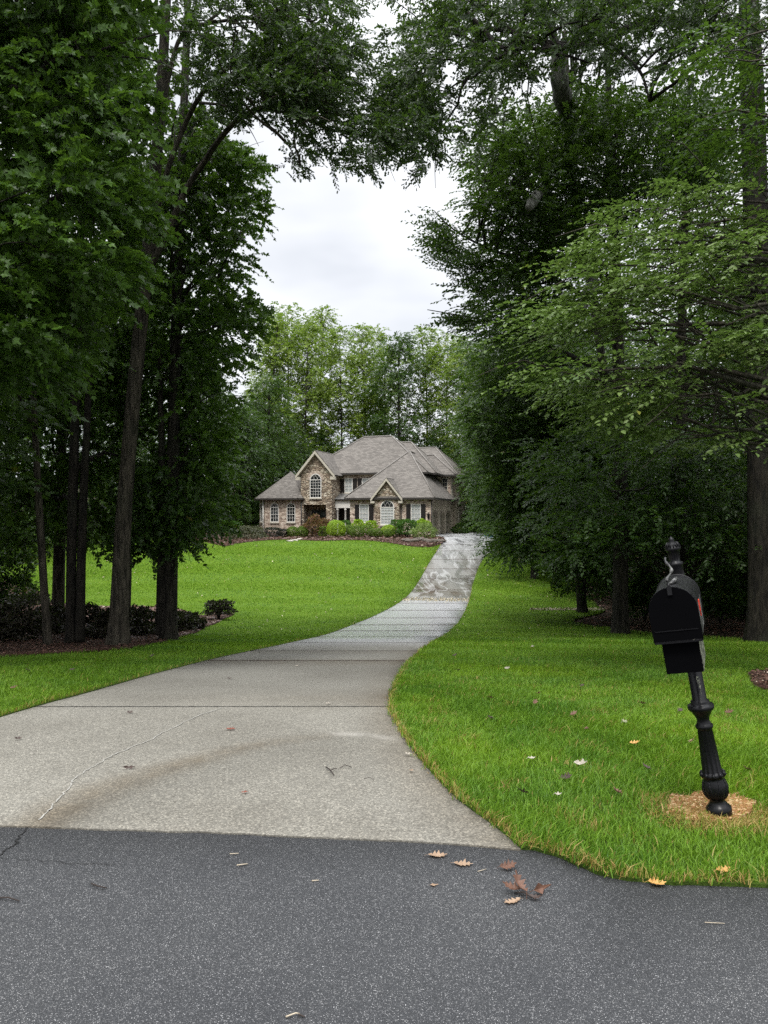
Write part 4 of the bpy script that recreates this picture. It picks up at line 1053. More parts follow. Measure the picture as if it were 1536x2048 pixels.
# edging stones, pale rocks and the hose
def rock(name, label, px, py, w, h, mat, seed, lift=0.0, group=None):
    r_ = random.Random(seed); X, Y = gp(px, py); X = float(X); Y = float(Y); bm = bmesh.new()
    bmesh.ops.create_icosphere(bm, subdivisions=2, radius=1)
    for v in bm.verts:
        k = 1 + r_.uniform(-.16, .16); v.co = Vector((v.co.x * w * k, v.co.y * w * .7 * k, max(v.co.z, -.5) * h * k))
    me = bpy.data.meshes.new(name); bm.to_mesh(me); bm.free(); me.materials.append(M[mat]); o = link(name, me); o.location = (X, Y, float(hgt(Y)) + h * .4 + .05 + lift); o.rotation_euler = (0, 0, r_.uniform(-.4, .4))
    return tag(o, label, 'rock', group)
for k, x in enumerate(np.linspace(812, 884, 13)):
    rock('edging_stone', 'flat brown stone in the low edging at the right end of the house bed', x, 1083 + 2 * math.sin(k) + (3 if x > 870 else 0), .36, .14, 'rock', 70 + k, group='edging stones of the house bed')
for k, (x, y, w) in enumerate(((580, 1083, .30), (588, 1081.5, .34), (596, 1080, .30), (601, 1079, .22))):
    rock('pale_rock', 'pale flat stone on the lawn edge before the boxwoods', x, y, w, .10, 'rock_pale', 90 + k, lift=-.07, group='pale flat stones by the boxwoods')
rr = random.Random(3); hp = []
for k in range(70):
    t = k / 69; x = 968 + 46 * t + 5 * math.sin(t * 31) ; y = 1071.5 + 8.5 * t + 1.3 * math.sin(t * 23)
    X, Y = gp(x, y); hp.append((float(X), float(Y), float(hgt(Y)) + .05))
mb = MB(); mb.tube(hp, [.028] * len(hp), 6); tag(mb.build('garden_hose', M['hose']), 'blue hose lying tangled on the parking pad beside the house', 'hose')

# ================================================================== MAILBOX
LEAN = math.radians(-9.6)
mbase = Vector((float(NX), float(NY), .045))
mail = empty('mailbox', mbase, (math.radians(-1.0), LEAN, 0), 'leaning black mailbox on an ornate cast iron post in the right lawn', 'mailbox')
Rm = Matrix.Rotation(LEAN, 3, 'Y')
k_ = .000838
prof = [(1860, .060), (1812, .063), (1795, .063), (1782, .052), (1768, .044), (1752, .036), (1742, .040), (1715, .056, .0), (1680, .063), (1645, .061), (1622, .052), (1606, .047), (1600, .055), (1590, .058), (1580, .055), (1573, .047),
        (1568, .049, 1), (1310, .037, 1), (1304, .037), (1298, .041), (1288, .045), (1278, .044), (1270, .036), (1245, .031), (1222, .037), (1205, .046), (1188, .053), (1178, .064), (1164, .067), (1150, .064), (1146, .050), (1134, .047), (1124, .046), (1118, .036), (330, .0355), (268, .0355), (262, .040), (250, .036), (243, .026), (232, .0255), (226, .028, 1), (180, .031, 1), (174, .036), (164, .040), (156, .039), (150, .034), (140, .026), (128, .020), (120, .013), (110, .0145), (100, .0125), (92, .007), (86, .002)]
P_ = [((1830 - q[0]) * k_, q[1], *(q[2:] or (0,))) for q in prof]
mb = MB(); mb.lathe(P_, 48, flute=12, depth=.16); post = mb.build('post', M['iron'], mail)
# acanthus ribs on the bulb, beads on the finial ring
mb = MB()
for k in range(8):
    a = 2 * math.pi * k / 8
    for off in (-.22, -.11, 0, .11, .22):
        pts = []
        for t in range(7):
            s_ = t / 6; y = 1735 - 118 * s_ * (1 - abs(off) * 1.2); r = float(np.interp(y, [1600, 1622, 1645, 1680, 1715, 1742], [.050, .054, .063, .065, .058, .042]))
            an = a + off * (1 - s_ ** 2) * 1.1; pts.append((r * math.cos(an), r * math.sin(an), (1830 - y) * k_))
        mb.tube(pts, [.0032] * 6 + [.0015], 5)
mb.build('leaf_ornament', M['iron'], post)
mb = MB()
for k in range(14):
    a = 2 * math.pi * k / 14; z = (1830 - 150) * k_; mb.tube([(.036 * math.cos(a), .036 * math.sin(a), z - .006), (.032 * math.cos(a), .032 * math.sin(a), z + .012), (.024 * math.cos(a), .024 * math.sin(a), z + .024)], [.0045, .004, .002], 6)
mb.build('bead_ring', M['iron'], post); mb = MB()
for k in range(10):
    a = 2 * math.pi * k / 10; z = (1830 - 1583) * k_; mb.tube([(.052 * math.cos(a), .052 * math.sin(a), z + .010), (.060 * math.cos(a), .060 * math.sin(a), z - .002), (.054 * math.cos(a), .054 * math.sin(a), z - .016)], [.008, .010, .004], 6)
mb.build('scallop_ring', M['iron'], post)
mb = MB(); rs = random.Random(4); r = .0364; L0 = []; L1 = []
for k in range(26):
    t = k / 25; z = (1830 - 965 - 120 * t) * k_; w = (.007 * (1 - t) + .0015) * rs.uniform(.5, 1.3); x0 = -math.pi / 2 - .12 + .2 * t + rs.gauss(0, .03)
    L0.append((r * math.cos(x0 - w / r), r * math.sin(x0 - w / r), z)); L1.append((r * math.cos(x0 + w / r), r * math.sin(x0 + w / r), z))
for k in range(25): mb.poly([L0[k], L0[k + 1], L1[k + 1], L1[k]])
mb.build('bare_metal_patch', M['peeled'], post)
# box
YAW = math.radians(23.5); W_ = .208; H_ = .250; Lb = .50
o_w = Vector((1.366, 3.55, 1.006)); o_l = Rm.inverted() @ (o_w - mbase)
ax = Vector((math.cos(YAW), -math.sin(YAW), 0)); ay = Vector((math.sin(YAW), math.cos(YAW), 0)); az_ = Vector((0, 0, 1))
bf = lambda p: o_l + ax * p[0] + ay * p[1] + az_ * p[2]
def arch_outline(w, h, n=20, inset=0.0):
    r = w / 2 - inset; zc = h - w / 2; pts = [(-r, inset), (-r, zc)]
    pts += [(-r * math.cos(math.pi * k / n), zc + r * math.sin(math.pi * k / n)) for k in range(1, n)]
    return pts + [(r, zc), (r, inset)]
mb = MB(); ol = arch_outline(W_, H_); n = len(ol)
for ya, yb in ((.012, Lb),):
    for k in range(n):
        a, b = ol[k], ol[(k + 1) % n]
        mb.poly([bf((a[0], ya, a[1])), bf((a[0], yb, a[1])), bf((b[0], yb, b[1])), bf((b[0], ya, b[1]))], smooth=0 < k < n - 1, mi=1 if (k == n - 2 or k == 0) else 0)
mb.poly([bf((p[0], Lb, p[1])) for p in ol]); mb.poly([bf((p[0], .012, p[1])) for p in ol[::-1]])
body = mb.build('box_body', [M['sheet'], M['worn']], mail)
# rolled rim at both ends
for yy in (.014, Lb - .004):
    mb = MB(); mb.tube([bf((p[0] * 1.015, yy, p[1] * 1.004)) for p in ol] , [.0035] * n, 6); mb.build('rim', M['sheet'], body)
# door with a panel crease and latch
mb = MB(); od = arch_outline(W_ + .008, H_ + .004); nd = len(od)
mb.poly([bf((p[0], -.010, p[1])) for p in od[::-1]]); 
for k in range(nd):
    a, b = od[k], od[(k + 1) % nd]; mb.poly([bf((a[0], -.010, a[1])), bf((a[0], .016, a[1])), bf((b[0], .016, b[1])), bf((b[0], -.010, b[1]))])
door = mb.build('door', M['door_black'], mail)
mb = MB(); mb.box((-.095, -.0135, .052), (.095, -.010, .056), bf); mb.box((-.104, -.016, -.004), (.104, -.010, .006), bf); mb.build('door_crease', M['iron'], door)
mb = MB(); mb.box((-.010, -.020, H_ - .030), (.010, -.008, H_ + .010), bf); mb.tube([bf((0, -.014, H_ + .002)), bf((0, -.012, H_ + .022)), bf((0, .03, H_ + .016))], [.006, .006, .004], 8); mb.build('latch', M['sheet'], door)
# newspaper holder under the box
mb = MB(); mb.box((-.078, .02, -.152), (.084, .40, -.002), bf); hold = mb.build('paper_holder', M['door_black'], mail)
mb = MB(); mb.box((.0845, .022, -.150), (.0865, .398, -.006), bf); mb.build('holder_side', M['peeled'], hold, ); 
# flag on the right side
mb = MB(); mb.box((.111, .040, .125), (.116, .075, .175), bf); mb.box((.1115, .050, .100), (.1155, .064, .125), bf)
fl = mb.build('flag', M['red'], mail)
# worn scroll bracket joining the box top to the post
pts = []
for k in range(22):
    t = k / 21; an = -1.2 + t * 5.2; r = .030 * (1 - .45 * t); pts.append(bf((-.004 + .014 * math.sin(an * 1.3) * (1 - t * .3), .17 + .10 * t + .02 * math.cos(an), H_ + .012 + .105 * t)))
mb = MB(); mb.tube(pts, [.0065 + .0025 * math.sin(k * .9) for k in range(22)], 8); mb.tube([bf((0, .12, H_ + .004)), bf((.018, .17, H_ + .012)), bf((.022, .25, H_ + .014))], [.009, .011, .008], 8)
mb.build('scroll_bracket', M['worn'], mail)
mb = MB(); mb.box((-.04, .30, -.01), (.05, Lb + .05, .0), bf); mb.build('support_plate', M['iron'], mail)
rock('broken_concrete', 'small pale lump of concrete at the foot of the mailbox post', 1447, 1642, .030, .016, 'grout', 200, lift=.0)
bpy.data.objects['broken_concrete']['category'] = 'stone'

# ================================================================== FALLEN LEAVES AND TWIGS
def dead_leaf_mesh(size, curl, lobes=4, seed=0, wid=.42):
    r_ = random.Random(seed); mid = []; lf = []; rt = []; n = lobes * 2 + 1
    for k in range(n + 1):
        t = k / n; w = math.sin(math.pi * min(1, t * .92 + .06)) ** .8 * wid
        w *= (1.0 if k % 2 else .38); a = w * r_.uniform(.8, 1.15); b = w * r_.uniform(.8, 1.15); z = curl * (t - .5) ** 2 * 1.6
        mid.append((t, 0, z)); lf.append((t + (.08 if k % 2 else 0), a, z + curl * a * a * 3 + r_.uniform(-.02, .02))); rt.append((t + (.08 if k % 2 else 0), -b, z + curl * b * b * 3 + r_.uniform(-.02, .02)))
    mb = MB()
    for k in range(n):
        mb.poly([tuple(c * size for c in p) for p in (mid[k], mid[k + 1], lf[k + 1], lf[k])]); mb.poly([tuple(c * size for c in p) for p in (rt[k], rt[k + 1], mid[k + 1], mid[k])])
    mb.poly([tuple(c * size for c in p) for p in ((-.22, .012, .02), (-.22, -.012, .02), (0, -.015, curl * .4), (0, .015, curl * .4))])
    return mb
NL = [0]
def dleaf(px, py, size, mat, label, yaw=None, tilt=(0, 0), z=.02, curl=.5, lobes=4, group=None, wid=.42):
    NL[0] += 1; X, Y = gp(px, py); X = float(X); Y = float(Y)
    size *= .85 if size > .08 else 1; o = dead_leaf_mesh(size, curl, lobes, NL[0], wid).build('fallen_leaf', M[mat]); o.location = (X, Y, float(hgt(Y)) + z)
    o.rotation_euler = (tilt[0], tilt[1], yaw if yaw is not None else random.uniform(0, 6.28)); return tag(o, label, 'leaf', group)
cl = 'cluster of five brown curled leaves on the asphalt'
dleaf(1048, 1798, .115, 'leaf_brown', 'large curled brown leaf in the middle of the clump on the asphalt', 1.9, (.2, -.5), .02, .6, wid=.34)
dleaf(1042, 1790, .095, 'leaf_brown', 'brown leaf pointing left in the clump on the asphalt', 3.0, (-.3, -.25), .022, .5, wid=.36)
dleaf(1040, 1803, .085, 'leaf_tan', 'lighter brown leaf lowest in the clump on the asphalt', 3.5, (0, .05), .010, .3, wid=.36)
dleaf(1050, 1796, .085, 'leaf_darkbrown', 'dark narrow leaf pointing right in the clump on the asphalt', -.5, (.3, -.1), .012, .5, wid=.22)
dleaf(1064, 1788, .090, 'leaf_brown', 'smooth folded brown leaf just right of the clump on the asphalt', .3, (1.0, -.15), .016, .8, 1, wid=.30)
mb = MB(); X, Y = gp(1046, 1797)
mb.tube([(float(X) - .03, float(Y) + .03, .012), (float(X), float(Y), .03), (float(X) + .05, float(Y) - .03, .012)], [.003, .004, .002], 6); tag(mb.build('small_twig', M['twig']), 'dark twig holding the clump of brown leaves together', 'twig')
dleaf(857, 1714, .098, 'leaf_tan', 'flat tan oak leaf, leftmost of the row on the asphalt', .05, (0, 0), .010, .18)
dleaf(908, 1730, .095, 'leaf_tan', 'second flat tan oak leaf from the left on the asphalt', -.1, (0, 0), .010, .15)
dleaf(1000, 1740, .085, 'leaf_brown', 'small curled brown leaf above the clump on the asphalt', .0, (.5, -.2), .012, .5)
dleaf(860, 1773, .035, 'leaf_tan', 'tiny tan leaf scrap on the asphalt', .2, (0, 0), .009, .1, 1)
dleaf(1296, 1772, .085, 'leaf_orange', 'orange oak leaf lying at the edge of the asphalt', -.1, (.15, 0), .018, .3)
dleaf(1432, 1764, .07, 'leaf_orange', 'orange leaf caught in the grass at the road edge', .3, (.15, 0), .05, .3)
dleaf(1150, 1556, .078, 'leaf_pale', 'whitish oak leaf standing out in the near lawn', -.5, (.5, -.25), .085, .7, 2)
dleaf(1108, 1620, .04, 'leaf_pale', 'small whitish curled leaf in the lawn near the drive edge', .2, (.3, 0), .085, .6, 2)
dleaf(1055, 1543, .05, 'leaf_pale', 'pale leaf with a long stalk in the near lawn', .3, (.2, 0), .085, .3, 2)
dleaf(810, 1516, .045, 'leaf_pale', 'pale leaf on the driveway by the grass edge', 0, (0, 0), .03, .3, 2)
dleaf(818, 1548, .03, 'leaf_tan', 'tan leaf scrap on the driveway beside the grass', 0, (0, 0), .025, .3, 2)
dleaf(453, 1463, .085, 'leaf_rust', 'flat rust red leaf in the middle of the driveway', 0, (0, 0), .022, .15)
dleaf(483, 1592, .038, 'leaf_rust', 'tiny rust red leaf in the centre of the driveway', .4, (0, 0), .022, .2, 2)
dleaf(248, 1542, .085, 'leaf_darkbrown', 'dark curled leaf on the left part of the driveway', .1, (1.0, 0), .025, .6, 2, wid=.2)
dleaf(30, 1484, .05, 'leaf_darkbrown', 'dark leaf scrap at the left side of the driveway', .6, (.4, 0), .024, .4, 2)
dleaf(255, 1430, .05, 'leaf_darkbrown', 'dark leaf scrap just below the long driveway joint', 0, (.4, 0), .024, .4, 2)
dleaf(650, 1412, .05, 'leaf_pale', 'pale scrap lying on the long driveway joint', 0, (0, 0), .024, .4, 2)
dleaf(455, 1361, .05, 'leaf_darkbrown', 'dark leaf alone on the driveway above the joint', 0, (.2, 0), .024, .4, 2)
dleaf(590, 1335, .05, 'leaf_pale', 'pale leaf on the driveway far above the joint', 0, (.2, 0), .024, .4, 2)
dleaf(22, 1392, .075, 'leaf_brown', 'brown leaf in the strip of lawn at the left edge', 0, (.3, -.3), .075, .4, 3)
lawnl = [(988, 1410, 'leaf_brown'), (1082, 1398, 'leaf_brown'), (1066, 1422, 'leaf_brown'), (985, 1453, 'leaf_darkbrown'), (1140, 1446, 'leaf_brown'), (1174, 1472, 'leaf_brown'), (1292, 1422, 'leaf_brown'), (1355, 1438, 'leaf_darkbrown'),
         (1122, 1577, 'leaf_darkbrown'), (1055, 1610, 'leaf_darkbrown'), (920, 1350, 'leaf_darkbrown'), (1260, 1505, 'leaf_orange'), (1160, 1385, 'leaf_darkbrown'), (1243, 1460, 'leaf_pale'), (1010, 1346, 'leaf_pale'), (1062, 1300, 'leaf_pale'),
         (905, 1320, 'leaf_darkbrown'), (1240, 1610, 'leaf_brown'), (1300, 1560, 'leaf_darkbrown'), (1380, 1500, 'leaf_tan'), (1450, 1440, 'leaf_brown'), (1500, 1560, 'leaf_brown'), (140, 1350, 'leaf_darkbrown'), (60, 1352, 'leaf_darkbrown'), (300, 1322, 'leaf_darkbrown')]
for x, y, m_ in lawnl:
    Y_ = float(row2d(y)); dleaf(x, y, .055 + .002 * Y_, m_, 'small dead leaf half sunk in the lawn grass', None, (random.uniform(.1, .6), random.uniform(-.4, .1)), .06, .5, 3, group='dead leaves sunk in the lawn')
def twig(label, pts, r, mat='twig', z=.02):
    P = [(float(gp(x, y)[0]), float(gp(x, y)[1]), float(hgt(gp(x, y)[1])) + z + r + (.006 if 0 < k < len(pts) - 1 else 0)) for k, (x, y) in enumerate(pts)]
    mb = MB(); mb.tube(P, [r * (1 - .5 * k / len(P)) for k in range(len(P))], 6); return tag(mb.build('fallen_twig', M[mat]), label, 'twig')
twig('short forked dark twig on the driveway', [(652, 1541), (660, 1548), (668, 1557)], .0045)
twig('short dark stick crossing the forked twig', [(660, 1548), (668, 1546), (674, 1544)], .0035)
twig('thin bent twig right of the forked one', [(680, 1543), (690, 1538), (704, 1541)], .003)
twig('thin twig near the right of the driveway', [(728, 1564), (740, 1563), (748, 1567)], .002)
twig('dark curved twig on the left asphalt', [(184, 1771), (196, 1779), (215, 1780)], .004, z=.008)
twig('dark straight twig at the left edge of the asphalt', [(-8, 1800), (18, 1802), (40, 1806)], .004, z=.008)
twig('pale thin splinter left of centre on the asphalt', [(460, 1711), (478, 1710)], .0025, 'twig_pale', .008)
twig('pale splinter below the first one on the asphalt', [(474, 1734), (496, 1731)], .003, 'twig_pale', .008)
twig('short pale splinter near the middle of the asphalt', [(624, 1765), (638, 1764)], .0028, 'twig_pale', .008)
twig('pale thin grass stalk on the right asphalt', [(1408, 1848), (1448, 1850)], .0018, 'twig_pale', .008)
twig('pale twig with a dark end at the bottom of the picture', [(572, 2038), (592, 2034), (600, 2032)], .003, 'twig_pale', .008)
twig('short dark twig end at the bottom of the picture', [(598, 2033), (610, 2038)], .003, 'twig', .008)
twig('thin tan stalk between the leaf row on the asphalt', [(955, 1746), (972, 1741)], .0018, 'twig_pale', .008)
# ================================================================== TREES
def wpath(pts, d):
    """pts (px,py[,width px][,depth]) -> world points, radii"""
    P = []; R = []
    for q in pts:
        dd = q[3] if len(q) > 3 else d
        P.append(at(q[0], q[1], dd)); R.append(q[2] / 2 / F * dd)
    return P, R
def smooth_path(P, R, it=2):
    for _ in range(it):
        Q = [P[0]]; S_ = [R[0]]
        for a, b, ra, rb in zip(P[:-1], P[1:], R[:-1], R[1:]):
            Q += [a * .75 + b * .25, a * .25 + b * .75]; S_ += [ra * .75 + rb * .25, ra * .25 + rb * .75]
        P = Q + [P[-1]]; R = S_ + [R[-1]]
    return P, R
def trunk_mesh(mb, P, R, rng, n=14, flare=True):
    """bark-covered stem with root flare and slightly fluted section"""
    P, R = smooth_path(P, R, 2); L = []
    ph = [rng.uniform(0, 6.28) for _ in range(3)]
    for i, (p, r) in enumerate(zip(P, R)):
        h = (p - P[0]).length; fl = 1 + (.32 * math.exp(-h / (R[0] * 1.6)) if flare else 0)
        L.append([r * (fl * (1 + .07 * math.sin(3 * 2 * math.pi * k / n + ph[0]) + .05 * math.sin(5 * 2 * math.pi * k / n + ph[1] + h)) + (fl - 1) * .35 * math.sin(5 * 2 * math.pi * k / n + ph[2])) for k in range(n)])
    if flare: P = [P[0] - Vector((0, 0, .25))] + P; L = [L[0]] + L
    mb.tube(P, L, n)
    return P
def limb(mb, a, b, r0, r1, rng, sag=.15, n=5, seg=6):
    a = Vector(a); b = Vector(b); l = (b - a).length; P = []; R = []
    j = Vector((rng.gauss(0, .07), rng.gauss(0, .07), 0)) * l
    for k in range(seg + 1):
        t = k / seg; p = a.lerp(b, t) + Vector((0, 0, math.sin(math.pi * t) * sag * l)) + j * math.sin(math.pi * t) + Vector((rng.gauss(0, .02), rng.gauss(0, .02), rng.gauss(0, .02))) * l * (0 < k < seg)
        P.append(p); R.append(r0 + (r1 - r0) * t)
    mb.tube(P, R, n, cap=False)
def on_trunk(P, z):
    for a, b in zip(P[:-1], P[1:]):
        if a.z <= z <= b.z: return a.lerp(b, (z - a.z) / max(b.z - a.z, 1e-6))
    return P[-1] if z > P[-1].z else P[0]
def big_tree(name, label, stem, d, bark_, crown_defs, seed, branches=(), group=None, cat='tree', nlimb=40, base=None, lower=1.2, flare=True):
    """stem: (px,py,w) from the ground up. crown_defs: dicts(poly,n,d0,d1,rad,nper,K,L,size,kind,mat,...)"""
    rng = random.Random(seed); nrng = np.random.default_rng(seed)
    P, R = wpath(stem, d)
    P[0].z = float(hgt(P[0].y)) + .02 if flare else P[0].z
    o0 = P[0].copy(); e = empty(name, o0, label=label, cat=cat, group=group); rel = lambda q: q - o0
    tb = MB(); trunk_mesh(tb, [rel(p) for p in P], R, rng, flare=flare)
    parts = {}; bb = tb
    anch = []
    for br in branches:
        BP, BR = wpath(br, d); BP, BR = smooth_path(BP, BR, 2); anch += BP[4:]; b1 = MB(); b1.tube([rel(p) for p in BP], BR, 8); b1.build('branch', M[bark_], e)
    axis = np.array([float(np.mean([p.x for p in P])), float(np.mean([p.y for p in P])), 0])
    allc = []
    for cd in crown_defs:
        cen = zone(cd['poly'], cd['n'], cd['d0'], cd['d1'], nrng, cd.get('ins', .62) * (cd.get('rad', .8) * .8 + cd.get('L', .5) * .55), cd.get('holes', ())); allc.append(cen)
        rad = cd.get('rad', .8) * nrng.uniform(.65, 1.25, len(cen))
        o_, d_ = clump_shoots(cen, rad, cd['nper'], nrng, cd.get('flat', .6), axis, cd.get('outw', .7))
        tw = twigs(o_, d_, cd.get('K', 12), cd.get('L', .5), cd.get('size', .09), cd.get('kind', 'ell'), cd.get('droop', .25), cd.get('tilt', .75), nrng, flat=cd.get('tflat', .45), stemr=cd.get('stemr', .004))
        parts.setdefault(cd['mat'], []).append(tw)
    for m_, pl in parts.items():
        link('crown', crown_mesh('crown', pl, [M[m_], M['bark_dark']], o0), e)
    allc = np.concatenate(allc); pick = nrng.permutation(len(allc))[:nlimb]
    for k in pick:
        c = Vector(allc[k]); z = c.z - rng.uniform(.4, 2.2) * lower; a = on_trunk(P, max(z, P[0].z + 1.5)); near = min(anch, key=lambda q: (q - c).length) if anch else a
        if (near - c).length < (a - c).length * .8: a = near
        l = (c - a).length
        limb(bb, rel(a), rel(c), min(.07, .012 + .011 * l), .006, rng, sag=rng.uniform(-.02, .12))
        for _ in range(2):
            t = rng.uniform(.5, .8); m0 = a.lerp(c, t); q = c + Vector((rng.gauss(0, .6), rng.gauss(0, .6), rng.gauss(0, .4))); limb(bb, rel(m0), rel(q), .014, .004, rng, n=4, seg=4)
    bb.build('trunk', M[bark_], e)
    return e

# ---------- left side
OAKZ = [(330, -60), (700, -60), (702, 40), (716, 110), (730, 180), (760, 195), (800, 215), (850, 265), (870, 310), (862, 335), (835, 325), (790, 300), (765, 300), (752, 340), (742, 380), (715, 365), (690, 340), (668, 330), (650, 300), (620, 365), (600, 395), (585, 360), (575, 300), (545, 270), (470, 250), (420, 215), (370, 170), (360, 60)]
OAKT = [(470, 40), (640, 60), (700, 150), (690, 230), (560, 230), (440, 190)]
big_tree('oak_tree', 'tall oak with a thick straight trunk nearest the driveway on the left', [(237, 1294, 38), (243, 1150, 34), (250, 1000, 30), (264, 820, 28), (282, 640, 27), (300, 480, 25), (312, 320, 23), (322, 180, 21), (330, 40, 18), (342, -200, 18), (350, -450, 10)], 15.4, 'bark',
         [dict(poly=OAKZ, ins=.22, n=178, d0=12.0, d1=16.5, rad=.30, nper=12, K=12, L=.28, size=.095, kind='oak', mat='leaf_oak', flat=.55, droop=.35),
          dict(poly=OAKT, n=60, d0=12.0, d1=16.0, rad=.35, nper=13, K=12, L=.34, size=.095, kind='oak', mat='leaf_oak', flat=.6, droop=.3),
          dict(poly=[(300, -800), (600, -600), (560, -260), (330, -260)], n=40, d0=12, d1=19, rad=1.1, nper=20, K=10, L=.6, size=.15, kind='oak', mat='leaf_oak')],
         3, branches=[[(300, 530, 17), (330, 475, 15), (352, 420, 14), (378, 365, 13), (410, 320, 12), (432, 285, 12, 15.0), (470, 240, 11, 14.6), (520, 212, 9, 14.2), (560, 205, 9, 13.8), (610, 207, 6, 13.4), (680, 230, 4, 13)],
                      [(308, 440, 13), (330, 350, 11), (352, 290, 10), (372, 240, 11), (398, 190, 10, 15), (425, 160, 8, 14.6), (470, 120, 5, 14)],
                      [(318, 260, 11), (345, 100, 9), (372, 52, 8), (430, 42, 7, 14.8), (500, 30, 5, 14), (575, 38, 3, 13.5)],
                      [(400, 204, 6, 14.9), (450, 208, 5, 14.4), (500, 228, 4, 14), (560, 262, 3, 13.4), (600, 330, 2, 13)]], nlimb=46, lower=.6)
MAPZ = [(335, 190), (400, 230), (470, 290), (520, 320), (520, 360), (500, 400), (520, 440), (500, 470), (485, 540), (495, 600), (520, 640), (530, 690), (490, 740), (470, 830), (455, 900), (450, 980), (440, 1030), (410, 1075), (360, 1110), (310, 1070), (290, 980), (300, 860), (310, 700), (310, 500), (320, 330)]
LOWZ = [(260, 930), (440, 900), (445, 1040), (420, 1080), (360, 1115), (300, 1150), (262, 1160), (250, 1060)]
big_tree('maple_tree', 'leafy maple with a straight double trunk right of the oak', [(338, 1272, 30), (341, 1150, 28), (344, 1000, 25), (348, 800, 22), (353, 600, 19), (360, 400, 16), (368, 200, 16), (375, 0, 12), (380, -250, 7)], 17.5, 'bark_dark',
         [dict(poly=MAPZ, ins=.3, n=280, d0=16.5, d1=21, rad=.5, nper=13, K=11, L=.45, size=.105, kind='maple', mat='leaf_maple', flat=.5, droop=.25),
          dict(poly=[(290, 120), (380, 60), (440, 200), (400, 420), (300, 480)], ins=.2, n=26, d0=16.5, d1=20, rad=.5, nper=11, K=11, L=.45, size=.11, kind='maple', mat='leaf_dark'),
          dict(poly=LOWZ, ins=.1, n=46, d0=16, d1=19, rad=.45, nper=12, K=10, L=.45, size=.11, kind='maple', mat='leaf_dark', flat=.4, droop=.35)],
         5, branches=[[(320, 1270, 18), (322, 1150, 17), (325, 1000, 15), (322, 850, 12), (318, 700, 8)]], nlimb=60)
M6 = [(-150, -250), (250, -120), (262, 20), (282, 120), (268, 200), (262, 300), (300, 390), (296, 470), (270, 520), (285, 600), (215, 600), (160, 650), (175, 720), (110, 790), (40, 770), (-30, 800), (-200, 760)]
big_tree('maple_tree', 'broad leafy maple filling the upper left corner, nearest to the road', [(-230, 1330, 120), (-235, 1000, 100), (-230, 600, 90), (-225, 200, 70), (-220, -300, 40)], 9.0, 'bark_dark',
         [dict(poly=M6, ins=.25, n=275, d0=8.0, d1=11.5, rad=.42, nper=18, K=12, L=.38, size=.085, kind='maple', mat='leaf_maple', flat=.5, droop=.3),
          dict(poly=[(-400, -900), (260, -700), (250, -150), (-300, -200)], n=70, d0=8, d1=13, rad=.9, nper=16, K=10, L=.6, size=.16, kind='maple', mat='leaf_maple')],
         7, branches=[[(-228, 700, 40), (-60, 520, 24), (40, 430, 15), (140, 380, 8)], [(-226, 400, 40), (-50, 230, 22), (60, 150, 12), (150, 90, 6)]], nlimb=50)
M7 = [(-60, 560), (80, 740), (150, 640), (240, 560), (300, 560), (312, 700), (300, 850), (280, 960), (240, 1040), (205, 1090), (150, 1100), (90, 1060), (30, 1120), (-60, 1130)]
M7b = [(150, 300), (330, 300), (330, 560), (240, 620), (150, 620)]
big_tree('black_trunk_tree', 'tree with a thick nearly black trunk left of the big oak', [(141, 1284, 20), (143, 1150, 19), (146, 1000, 18), (150, 800, 17), (156, 600, 15), (165, 400, 13), (172, 150, 11), (180, -200, 6)], 16.0, 'bark_black',
         [dict(poly=M7, ins=.3, n=190, d0=16.5, d1=21, rad=.55, nper=14, K=11, L=.5, size=.11, kind='maple', mat='leaf_maple', flat=.45, droop=.3),
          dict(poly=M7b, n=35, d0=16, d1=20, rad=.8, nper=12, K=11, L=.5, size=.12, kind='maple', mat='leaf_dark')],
         9, branches=[[(160, 1284, 21), (162, 1150, 19), (166, 1000, 17), (174, 850, 14), (180, 700, 11), (184, 500, 8)]], nlimb=12, lower=.2)
big_tree('slender_tree', 'slim leaning trunk, leftmost of the trunks in the left bed', [(97, 1287, 16), (90, 1200, 15), (84, 1100, 14), (76, 980, 13), (70, 860, 12), (64, 740, 11), (60, 600, 9), (62, 450, 6)], 15.2, 'bark',
         [dict(poly=[(-20, 400), (120, 420), (130, 640), (20, 700)], n=40, d0=13, d1=17, rad=.6, nper=12, K=10, L=.5, size=.11, kind='maple', mat='leaf_maple')], 11, nlimb=14)
big_tree('brown_trunk_tree', 'brown trunk standing between the slim leaning trunk and the black trunk', [(117, 1240, 24), (119, 1120, 23), (122, 980, 21), (124, 820, 18), (126, 650, 15), (130, 450, 10)], 21.0, 'bark',
         [dict(poly=[(60, 560), (240, 600), (250, 900), (60, 860)], n=90, d0=18, d1=24, rad=.9, nper=13, K=10, L=.6, size=.13, kind='maple', mat='leaf_maple')], 13, nlimb=20)
big_tree('slender_tree', 'slim dark trunk close behind the big oak trunk', [(252, 1230, 16), (256, 1100, 15), (258, 950, 14), (262, 780, 12), (268, 600, 9)], 22.5, 'bark_dark',
         [dict(poly=[(180, 450), (330, 480), (330, 760), (200, 760)], n=60, d0=20, d1=25, rad=.9, nper=12, K=10, L=.6, size=.13, kind='maple', mat='leaf_maple')], 15, nlimb=14)

